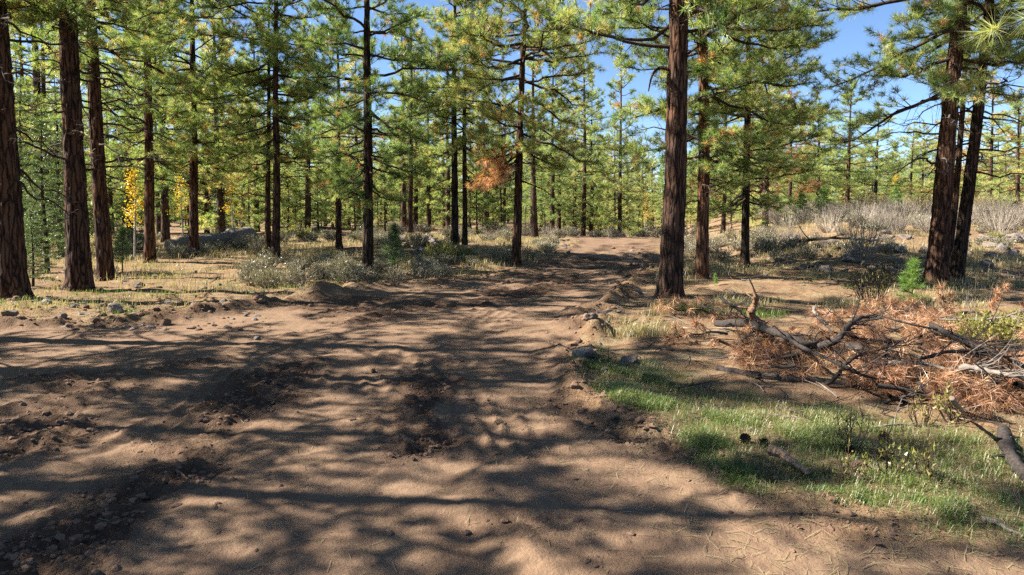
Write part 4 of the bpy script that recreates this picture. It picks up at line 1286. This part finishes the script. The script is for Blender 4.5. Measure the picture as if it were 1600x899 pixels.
grass_patch('dry_grass', 'thin dry straw-coloured grass over the forest floor', 46000, lambda n: ((lambda y: (rng.uniform(-.82, .82, n) * y, y))(8.0 * (34 / 8.0) ** rng.uniform(0, 1, n))), thin, (.04, .16), (.005, .010),
            lambda x, y, n: rng.normal(.86, .09, n) - .40 * (fbm2(x * .5, y * .5, 2, 77) > .55), lean=.8)
grass_patch('green_grass', 'low green grass growing under the left trunks', 2400, lambda n: (rng.uniform(-11, -1, n), rng.uniform(8.5, 15, n)), lambda x, y: sstep(.2, .6, poly_dist(x, y, ROAD, True)) * sstep(.1, .4, fbm2(x * .9 + 5, y * .9, 3, 83)), (.05, .14), (.004, .008),
            lambda x, y, n: rng.normal(.42, .15, n), lean=.9)
grass_patch('straw_grass', 'pale straw grass over the sunny slope and the sagebrush flat', 42000, lambda n: ((lambda y: (rng.uniform(-.82, .82, n) * y, y))(rng.uniform(14, 36, n))), lambda x, y: sstep(.3, 1.0, poly_dist(x, y, ROAD, True)) * sstep(-.35, .4, fbm2(x * .4 + 7, y * .4, 3, 97)) * (1 - .85 * (1 - sstep(-2.5, -.5, x)) * (1 - sstep(16, 21, y))), (.06, .24), (.009, .017),
            lambda x, y, n: rng.normal(.88, .08, n), lean=.9)
def litter():
    g = Geo(); n = 16000
    y = 2.2 * (20 / 2.2) ** rng.uniform(0, 1, n); x = rng.uniform(-1, 1, n) * (.85 * y)
    d = poly_dist(x, y, ROAD, True)
    k = rng.random(n) < np.where(d < -.8, .06, .9); x = x[k]; y = y[k]; n = len(x)
    z = height(x, y) + .006
    a = rng.uniform(0, 3.14, n); l = rng.uniform(.015, .055, n); w = rng.uniform(.0009, .002, n) * np.maximum(1, y / 6)
    P = np.stack([x, y, z], -1); D = np.stack([np.cos(a), np.sin(a), rng.normal(0, .12, n)], -1) * l[:, None]; S = np.stack([-np.sin(a), np.cos(a), 0 * a], -1) * w[:, None]
    V = np.stack([P - D - S, P - D + S, P + D + S, P + D - S], 1).reshape(-1, 3)
    g.add(V, np.arange(n * 4).reshape(-1, 4), 0, np.repeat(rng.uniform(.75, 1, n), 4))
    tag(link('needle_litter', g.mesh('needle_litter', M_GRASS)), 'dry pine needles and straw scattered on the soil', 'litter', kind='stuff')
litter()

def floor_twigs():
    g = Geo(); n = 1500
    y = 5.0 * (30 / 5.0) ** rng.uniform(0, 1, n); x = rng.uniform(-.85, .85, n) * y
    d = poly_dist(x, y, ROAD, True); k = d > .25; x = x[k]; y = y[k]
    z = height(x, y)
    for q in range(len(x)):
        a = rng.uniform(0, 6.28); l = rng.uniform(.08, .5); dv = np.array([cos(a), sin(a), 0])
        b = rng.normal(0, .12, 3) * l; t = np.linspace(0, 1, 4)[:, None]
        P = np.array([x[q], y[q], z[q] + .012]) + t * dv * l + t * (1 - t) * b * 2 + t * np.array([0, 0, rng.uniform(0, .05)])
        g.add(*tube(P, rng.uniform(.003, .008) * np.array([1, .9, .7, .4]), 4), int(rng.random() < .4))
    tag(link('fallen_twigs', g.mesh('fallen_twigs', [M_DEADWOOD, M_GREY])), 'small dead twigs scattered over the forest floor', 'twigs', kind='stuff')
floor_twigs()

# ------------------------------------------------------------------ slash pile, logs, sticks
def limb(name, pts, r, mat, label, cat='branch', group=None, twigs=6, seed=0, end=.35, parent=None, tl=.28, k=10):
    """a dead limb through (px, py, height above ground) points of the photograph"""
    rng = np.random.default_rng(seed + 1000)
    lift = 0.95 if name == 'dead_limb' else 1.0
    W = np.array([at(a, b, h * lift) for a, b, h in pts])
    r = r * (0.88 if name == 'dead_limb' else 1.0)
    base = W[0].copy()
    NP = 34; kn = 1.0 if name == 'dead_limb' else .3
    path = smooth_path(W - base, NP)
    path = path + np.cumsum(rng.normal(0, .0015 + (.002 + r * .09) * kn, path.shape), 0) * np.array([1, 1, .6])
    t = np.linspace(0, 1, NP)
    g = Geo(); rad = r * (1 - (1 - end) * t) * (1 + kn * (.10 * np.clip(rng.normal(size=NP).cumsum() * .3, -1.5, 1.5) + .08 * rng.normal(size=NP)))
    V, F = tube(path, np.maximum(rad, .003), k)
    C = np.repeat(path, k, 0); sc_ = .55 / max(r, .01)
    V = C + (V - C) * (1 + (.12 + .18 * kn) * noise3(V[:, 0] * sc_, V[:, 1] * sc_, V[:, 2] * sc_, seed) + .14 * noise3(V[:, 0] * sc_ * 3, V[:, 1] * sc_ * 3, V[:, 2] * sc_ * 3, seed + 5))[:, None]
    g.add(V, F)
    for e, c in ((0, path[0] - (path[1] - path[0]) * .3), (NP - 1, path[-1])):
        ring = np.arange(k) + e * k
        n0 = len(V)
        g.add(np.vstack([V[ring], c]), np.array([[q, (q + 1) % k, k] for q in range(k)]))
    o = link(name, g.mesh(name, mat, name != 'wood_chunk'), parent, base)
    tag(o, label, cat, group)
    if twigs:
        gt = Geo()
        for q in range(int(twigs * 1.5) if name == 'dead_limb' else twigs):
            i = rng.integers(4, NP - 1); dv = norm(path[min(i + 1, NP - 1)] - path[i - 1]) + rng.normal(0, .8, 3); dv[2] = abs(dv[2]) * .4 - .05
            dv = norm(dv); l = tl * rng.uniform(.4, 1.6); tq = np.linspace(0, 1, 6)[:, None]
            p2 = path[i] + l * (tq * dv + tq ** 2 * rng.normal(0, .3, 3))
            gt.add(*tube(p2, rad[i] * .38 * (1 - tq[:, 0]) + .002, 4))
            for _ in range(3):
                w = rng.integers(1, 5); d2 = norm(dv + rng.normal(0, .8, 3)); q2 = p2[w] + np.linspace(0, 1, 4)[:, None] * d2 * l * rng.uniform(.2, .5)
                gt.add(*tube(q2, np.linspace(.0032, .0014, 4), 3))
        link('twigs', gt.mesh('twigs', mat), o)
    return o
G = 'dead limbs in the slash pile'
limb('dead_limb', [(1120, 505, .12), (1165, 507, .26), (1208, 521, .30), (1256, 538, .26), (1292, 542, .20)], .055, M_DEADWOOD, 'thick dark limb at the left end of the slash pile', group=G, seed=1, twigs=9)
limb('dead_limb', [(1225, 560, .05), (1268, 545, .18), (1304, 531, .30), (1316, 509, .44), (1336, 494, .52), (1356, 492, .50)], .052, M_DEADWOOD, 'curved limb rising to an upright crook in the pile', group=G, seed=2, twigs=8)
limb('dead_limb', [(1195, 512, .10), (1178, 492, .30), (1176, 476, .42), (1181, 461, .56)], .07, M_TAN, 'short thick brown-barked limb standing up at the back left of pile', group=G, seed=3, twigs=4, end=.6)
limb('stripped_stick', [(1064, 513, .06), (1105, 515, .10), (1148, 514, .16)], .016, M_PALE, 'long pale stripped stick poking out left of the pile', cat='stick', group=G, seed=4, twigs=1)
limb('dead_limb', [(1126, 464, .55), (1162, 486, .42), (1178, 503, .30)], .022, M_DEADWOOD, 'thin dark limb slanting up above the left of the pile', group=G, seed=5, twigs=6)
limb('dead_limb', [(1225, 522, .30), (1242, 538, .34), (1308, 566, .32), (1342, 583, .26), (1380, 598, .16), (1420, 611, .08)], .026, M_DEADWOOD, 'long thin dark limb slanting down across the middle of the pile', group=G, seed=6, twigs=9)
limb('fallen_log', [(1122, 577, .03), (1170, 586, .04), (1229, 593, .05), (1290, 598, .05), (1350, 605, .05)], .042, M_DEADWOOD, 'dark straight log lying on bare soil in front of the pile', cat='log', seed=7, twigs=1, end=.8)
limb('dead_limb', [(1326, 542, .16), (1370, 560, .16), (1400, 588, .06)], .055, M_DEADWOOD, 'short thick dark log in the middle of the pile', group=G, seed=8, twigs=4, end=.75)
limb('dead_limb', [(1456, 510, .48), (1490, 526, .44), (1531, 543, .38), (1600, 567, .30), (1660, 590, .25)], .034, M_DEADWOOD, 'long dark limb slanting down to the right edge', group=G, seed=9, twigs=14, tl=.4)
limb('dead_limb', [(1370, 566, .20), (1420, 566, .26), (1480, 573, .28), (1520, 578, .30)], .022, M_GREY, 'grey horizontal limb in the middle right of the pile', group=G, seed=10, twigs=9)
limb('dead_limb', [(1500, 575, .32), (1548, 581, .34), (1600, 592, .34), (1650, 600, .3)], .032, M_GREY, 'pale forked limb at the right edge of the pile', group=G, seed=11, twigs=10)
limb('dead_limb', [(1383, 630, .04), (1428, 621, .12), (1462, 615, .16), (1482, 607, .20)], .018, M_DEADWOOD, 'thin dark limb low at the front of the pile', group=G, seed=12, twigs=5)
limb('dead_limb', [(1438, 499, .20), (1531, 498, .30), (1579, 492, .42), (1606, 480, .5)], .016, M_GREY, 'thin long grey limb at the back right of the pile', group=G, seed=13, twigs=4)
limb('dead_limb', [(1370, 558, .25), (1396, 550, .32), (1426, 528, .50)], .016, M_DEADWOOD, 'thin curved limb rising from the short thick log', group=G, seed=14, twigs=4)
limb('dead_limb', [(1312, 524, .36), (1342, 506, .45), (1384, 502, .42)], .012, M_GREY, 'thin pale limb behind the upright crook', group=G, seed=15, twigs=5)
limb('dead_limb', [(1090, 478, .20), (1118, 486, .22), (1146, 494, .2)], .018, M_DEADWOOD, 'thin dark limb at the far back left of the pile', group=G, seed=16, twigs=8)
limb('dead_limb', [(1270, 480, .45), (1280, 500, .36), (1296, 522, .24)], .020, M_GREY, 'slim limb sticking up behind the curved limb', group=G, seed=17, twigs=5)
limb('dead_limb', [(1150, 540, .06), (1170, 524, .20), (1190, 510, .28)], .034, M_DEADWOOD, 'bent dark limb propping the left end of the pile', group=G, seed=18, twigs=3)
limb('dead_limb', [(1440, 560, .30), (1500, 550, .40), (1560, 560, .36), (1620, 556, .36)], .018, M_DEADWOOD, 'thin dark limb crossing behind the pale forked limb', group=G, seed=19, twigs=10, tl=.35)
limb('dead_limb', [(1290, 600, .08), (1340, 560, .30), (1400, 540, .36)], .020, M_DEADWOOD, 'slim dark limb leaning across the log in the pile', group=G, seed=20, twigs=7)
limb('dead_twig', [(1487, 622, .36), (1498, 634, .26), (1507, 648, .10), (1508, 664, .0)], .018, M_PALE, 'pale broken twig standing at the front right of the pile', cat='twig', seed=21, twigs=4)
limb('fallen_log', [(1568, 672, .07), (1575, 700, .06), (1592, 730, .06), (1625, 765, .06)], .043, M_DEADWOOD, 'grey barked log end lying in grass at the right edge', cat='log', seed=22, twigs=1, end=.85)
limb('wood_chunk', [(1204, 702, .11), (1222, 711, .10), (1245, 723, .10), (1262, 735, .07)], .038, M_CHUNK, 'split tan wood chunk lying in the sunlit grass', cat='wood chunk', seed=23, twigs=1, end=.45, tl=.09, k=5)
limb('stick', [(1536, 812, .02), (1566, 822, .03), (1610, 842, .02)], .017, M_GREY, 'grey stick in the grass at the lower right', cat='stick', seed=24, twigs=0)
limb('stick', [(993, 452, .22), (1012, 464, .10), (1042, 476, .03)], .03, M_GREY, 'broken stick leaning at the foot of the thick trunk', cat='stick', seed=25, twigs=2)
limb('stick', [(276, 736, .03), (296, 752, .02), (298, 772, .01)], .010, M_TAN, 'curved thin root lying on the track at lower left', cat='stick', seed=26, twigs=1, tl=.08)
limb('stick', [(905, 850, .012), (970, 866, .012), (1020, 874, .012)], .006, M_TAN, 'thin dry stick on the track at the lower middle', cat='stick', seed=27, twigs=3, tl=.1)
limb('stick', [(1365, 668, .03), (1400, 663, .04), (1445, 662, .03)], .009, M_GREY, 'thin stick on pale soil below the pile', cat='stick', seed=28, twigs=2, tl=.1)
limb('stick', [(955, 470, .02), (985, 478, .03), (1060, 470, .05)], .008, M_TAN, 'thin stick on needle litter in front of the thick trunk', cat='stick', seed=29, twigs=2, tl=.1)
# fallen old log behind the left pines
def old_log():
    a = at(265, 388, .2); b = at(392, 366, .42)
    root = empty('fallen_log', (a + b) / 2)
    tag(root, 'big weathered fallen log behind the left pines', 'log')
    v = b - a; n = 26; t = np.linspace(0, 1, n)
    path = a + t[:, None] * v - (a + b) / 2
    g = Geo(); sides = 16; V, F = tube(path, .27 + .05 * np.sin(t * 9), sides)
    V = V.reshape(n, sides, 3); c = path[:, None]
    an = np.arange(sides)[None] * 1.0
    f = noise3(an * .9 + t[:, None] * 2, t[:, None] * 14 + an * 0, an * 0, 9)
    V = c + (V - c) * (1 + .25 * f[..., None])
    g.add(V.reshape(-1, 3), F)
    g.add(np.vstack([V[0], path[0]]), np.array([[q, (q + 1) % sides, sides] for q in range(sides)]))
    g.add(np.vstack([V[-1], path[-1]]), np.array([[q, (q + 1) % sides, sides] for q in range(sides)]))
    link('log_body', g.mesh('log_body', M_GREY, True), root)
    r = np.random.default_rng(6)
    for q in range(7):
        L, ms = DEADG[r.integers(3)]
        link('dead_branch', ms[r.integers(2)], root, path[r.integers(2, n - 2)], (r.uniform(-1, 1), r.uniform(-1.3, -.2), r.uniform(0, 6)), r.uniform(.7, 1.1))
old_log()
limb('fallen_log', [(150, 392, .1), (215, 388, .12), (262, 392, .1)], .09, M_GREY, 'thin grey log left of the big fallen log', cat='log', seed=31, twigs=5)
limb('fallen_log', [(1235, 378, .25), (1300, 372, .35), (1375, 376, .25)], .06, M_DEADWOOD, 'dark dead limb lying on top of the rocky slope', cat='log', seed=32, twigs=10, tl=.6)
limb('fallen_log', [(455, 352, .3), (500, 356, .3), (560, 358, .25)], .16, M_DEADWOOD, 'dark log far behind the close pair of pines', cat='log', seed=33, twigs=5)
limb('fallen_log', [(1385, 480, .08), (1425, 486, .10), (1440, 488, .06)], .05, M_DEADWOOD, 'short dark log behind the pile beside the sapling', cat='log', seed=34, twigs=2)

# orange-brown dead boughs of the pile
rng = np.random.default_rng(303)
PILE = []
for _ in range(18): PILE.append((rng.uniform(1330, 1560), rng.uniform(505, 552), rng.uniform(.08, .24), 'pale orange dead bough along the back of the slash pile'))
for _ in range(25): PILE.append((rng.uniform(1340, 1640), rng.uniform(575, 645), rng.uniform(.05, .18), 'red-brown dead bough along the shaded front of the pile'))
for _ in range(11): PILE.append((rng.uniform(1395, 1600), rng.uniform(545, 590), rng.uniform(.12, .26), 'orange dead bough in the middle of the pile, right half'))
for _ in range(9): PILE.append((rng.uniform(1110, 1230), rng.uniform(520, 560), rng.uniform(.04, .16), 'brown dead bough under the left end of the pile'))
for _ in range(5): PILE.append((rng.uniform(1075, 1150), rng.uniform(486, 506), rng.uniform(.04, .14), 'dull brown dead bough at the far left back of the pile'))
for _ in range(7): PILE.append((rng.uniform(1235, 1350), rng.uniform(560, 606), rng.uniform(.04, .16), 'dark brown dead bough behind the straight front log'))
for px, py, h, lab in PILE:
    k = rng.integers(3)
    p = at(px, py); p[2] = height1(p[0], p[1]) + h
    s = rng.uniform(.65, .95)
    o = link('dead_bough', BROWNP[k][0], None, p, (rng.normal(0, .4), rng.uniform(.0, .22), rng.uniform(0, 6.28)), s)
    tag(o, lab, 'dead bough', lab)
    link('dead_needles', BROWNP[k][1], o)
for px, py, h, lab in [(1487, 512, .42, 'bright orange upright needle spray above the back of the pile'), (1540, 505, .30, 'orange needle spray at the back near the white-twigged shrub'), (1596, 505, .35, 'orange needle spray at the right edge behind the pile')]:
    p = at(px, py); p[2] += .05
    o = link('dead_bough', BROWN[0][0], None, p, (0, -1.2, rng.uniform(0, 6)), .7)
    tag(o, lab, 'dead bough'); link('dead_needles', BROWN[0][1], o)

# pine cones
def cone_mesh():
    g = Geo(); V0, F0 = ICO1
    g.add(V0 * np.array([.022, .022, .036]), F0)
    for i in range(70):
        t = i / 70; a = i * 2.39996; z = -.038 + .078 * t; r = .030 * math.sin(pi * (.12 + .82 * t)) + .006
        c = np.array([cos(a), sin(a), 0]); s_ = np.array([-sin(a), cos(a), 0])
        b = c * r * .45 + np.array([0, 0, z]); tip = c * (r + .008) + np.array([0, 0, z + .007])
        g.add(np.stack([b - s_ * .004, b + s_ * .004, tip + s_ * .0075, tip + c * .004 + [0, 0, .003], tip - s_ * .0075]), np.array([[0, 1, 2], [0, 2, 3], [0, 3, 4]]))
    return g.mesh('pine_cone', M_CONE)
CONE = cone_mesh()
for px, py, lab in [(1165, 694, 'dark pine cone left of the tan wood chunk'), (1191, 699, 'dark pine cone touching the tan wood chunk'), (1380, 686, 'pine cone in sunlit grass below the pile'), (1328, 712, 'pine cone in the middle of the sunlit grass'), (1376, 722, 'pine cone at the edge of the shaded grass'), (1338, 742, 'pine cone nearest the track edge in the grass')]:
    p = at(px, py)
    o = link('pine_cone', CONE, None, (p[0], p[1], height1(p[0], p[1]) + .028), (rng.uniform(.9, 1.7), rng.uniform(-.4, .4), rng.uniform(0, 6)), .85)
    tag(o, lab, 'pine cone', 'pine cones in the grass')

# tall weeds in the grass
WEED = [make_shrub(.34, .14, np.random.default_rng(70 + i), 9, 12, .03, M_RABBIT, M_STEMRED, sub=2) for i in range(2)]
for px, py, s, lab in [(1330, 705, 1.0, 'thin weed with yellow leaves in the middle of sunlit grass'), (1440, 668, .9, 'yellow-leaved weed at the foot of the pile'), (1490, 665, .9, 'pale weed right of the yellow-leaved one at the pile'), (1385, 755, 1.0, 'dark weed stems in shaded grass in front of sunlit patch'), (1330, 762, .9, 'dark weed stems left in the shaded grass'), (950, 580, .7, 'thin weed at the left end of the grass by the flat rock'), (1460, 760, .9, 'dark weed in the shaded grass right of centre')]:
    put_shrub('weed', WEED[rng.integers(2)], at(px, py), s, lab, 'weed', 'weeds in the grass', rng)

# ------------------------------------------------------------------ labels: say which of several look-alikes
ORD = ['first', 'second', 'third', 'fourth', 'fifth', 'sixth', 'seventh', 'eighth', 'ninth', 'tenth', 'eleventh', 'twelfth', 'thirteenth', 'fourteenth', 'fifteenth', 'sixteenth', 'seventeenth', 'eighteenth', 'nineteenth']
for tens, th in (('twenty', 'twentieth'), ('thirty', 'thirtieth'), ('forty', 'fortieth'), ('fifty', 'fiftieth'), ('sixty', 'sixtieth'), ('seventy', 'seventieth')):
    ORD += [th] + [tens + '-' + w for w in ORD[:9]]
by = {}
for o in COL.objects:
    if o.name.split('.')[0] in ('needles', 'dead_needles', 'twigs', 'leaves', 'limbs', 'crown_limbs') and o.parent is not None:
        o['kind'] = 'stuff'
    if o.parent is None and o.get('label') and 'beyond the left edge' not in o['label']:
        by.setdefault(o['label'], []).append(o)
for lab, os_ in by.items():
    if 2 <= len(os_) <= len(ORD):
        os_.sort(key=lambda o: o.location.x / max(o.location.y, .5))
        for k, o in enumerate(os_):
            o['label'] = ORD[k] + ' from left, ' + lab
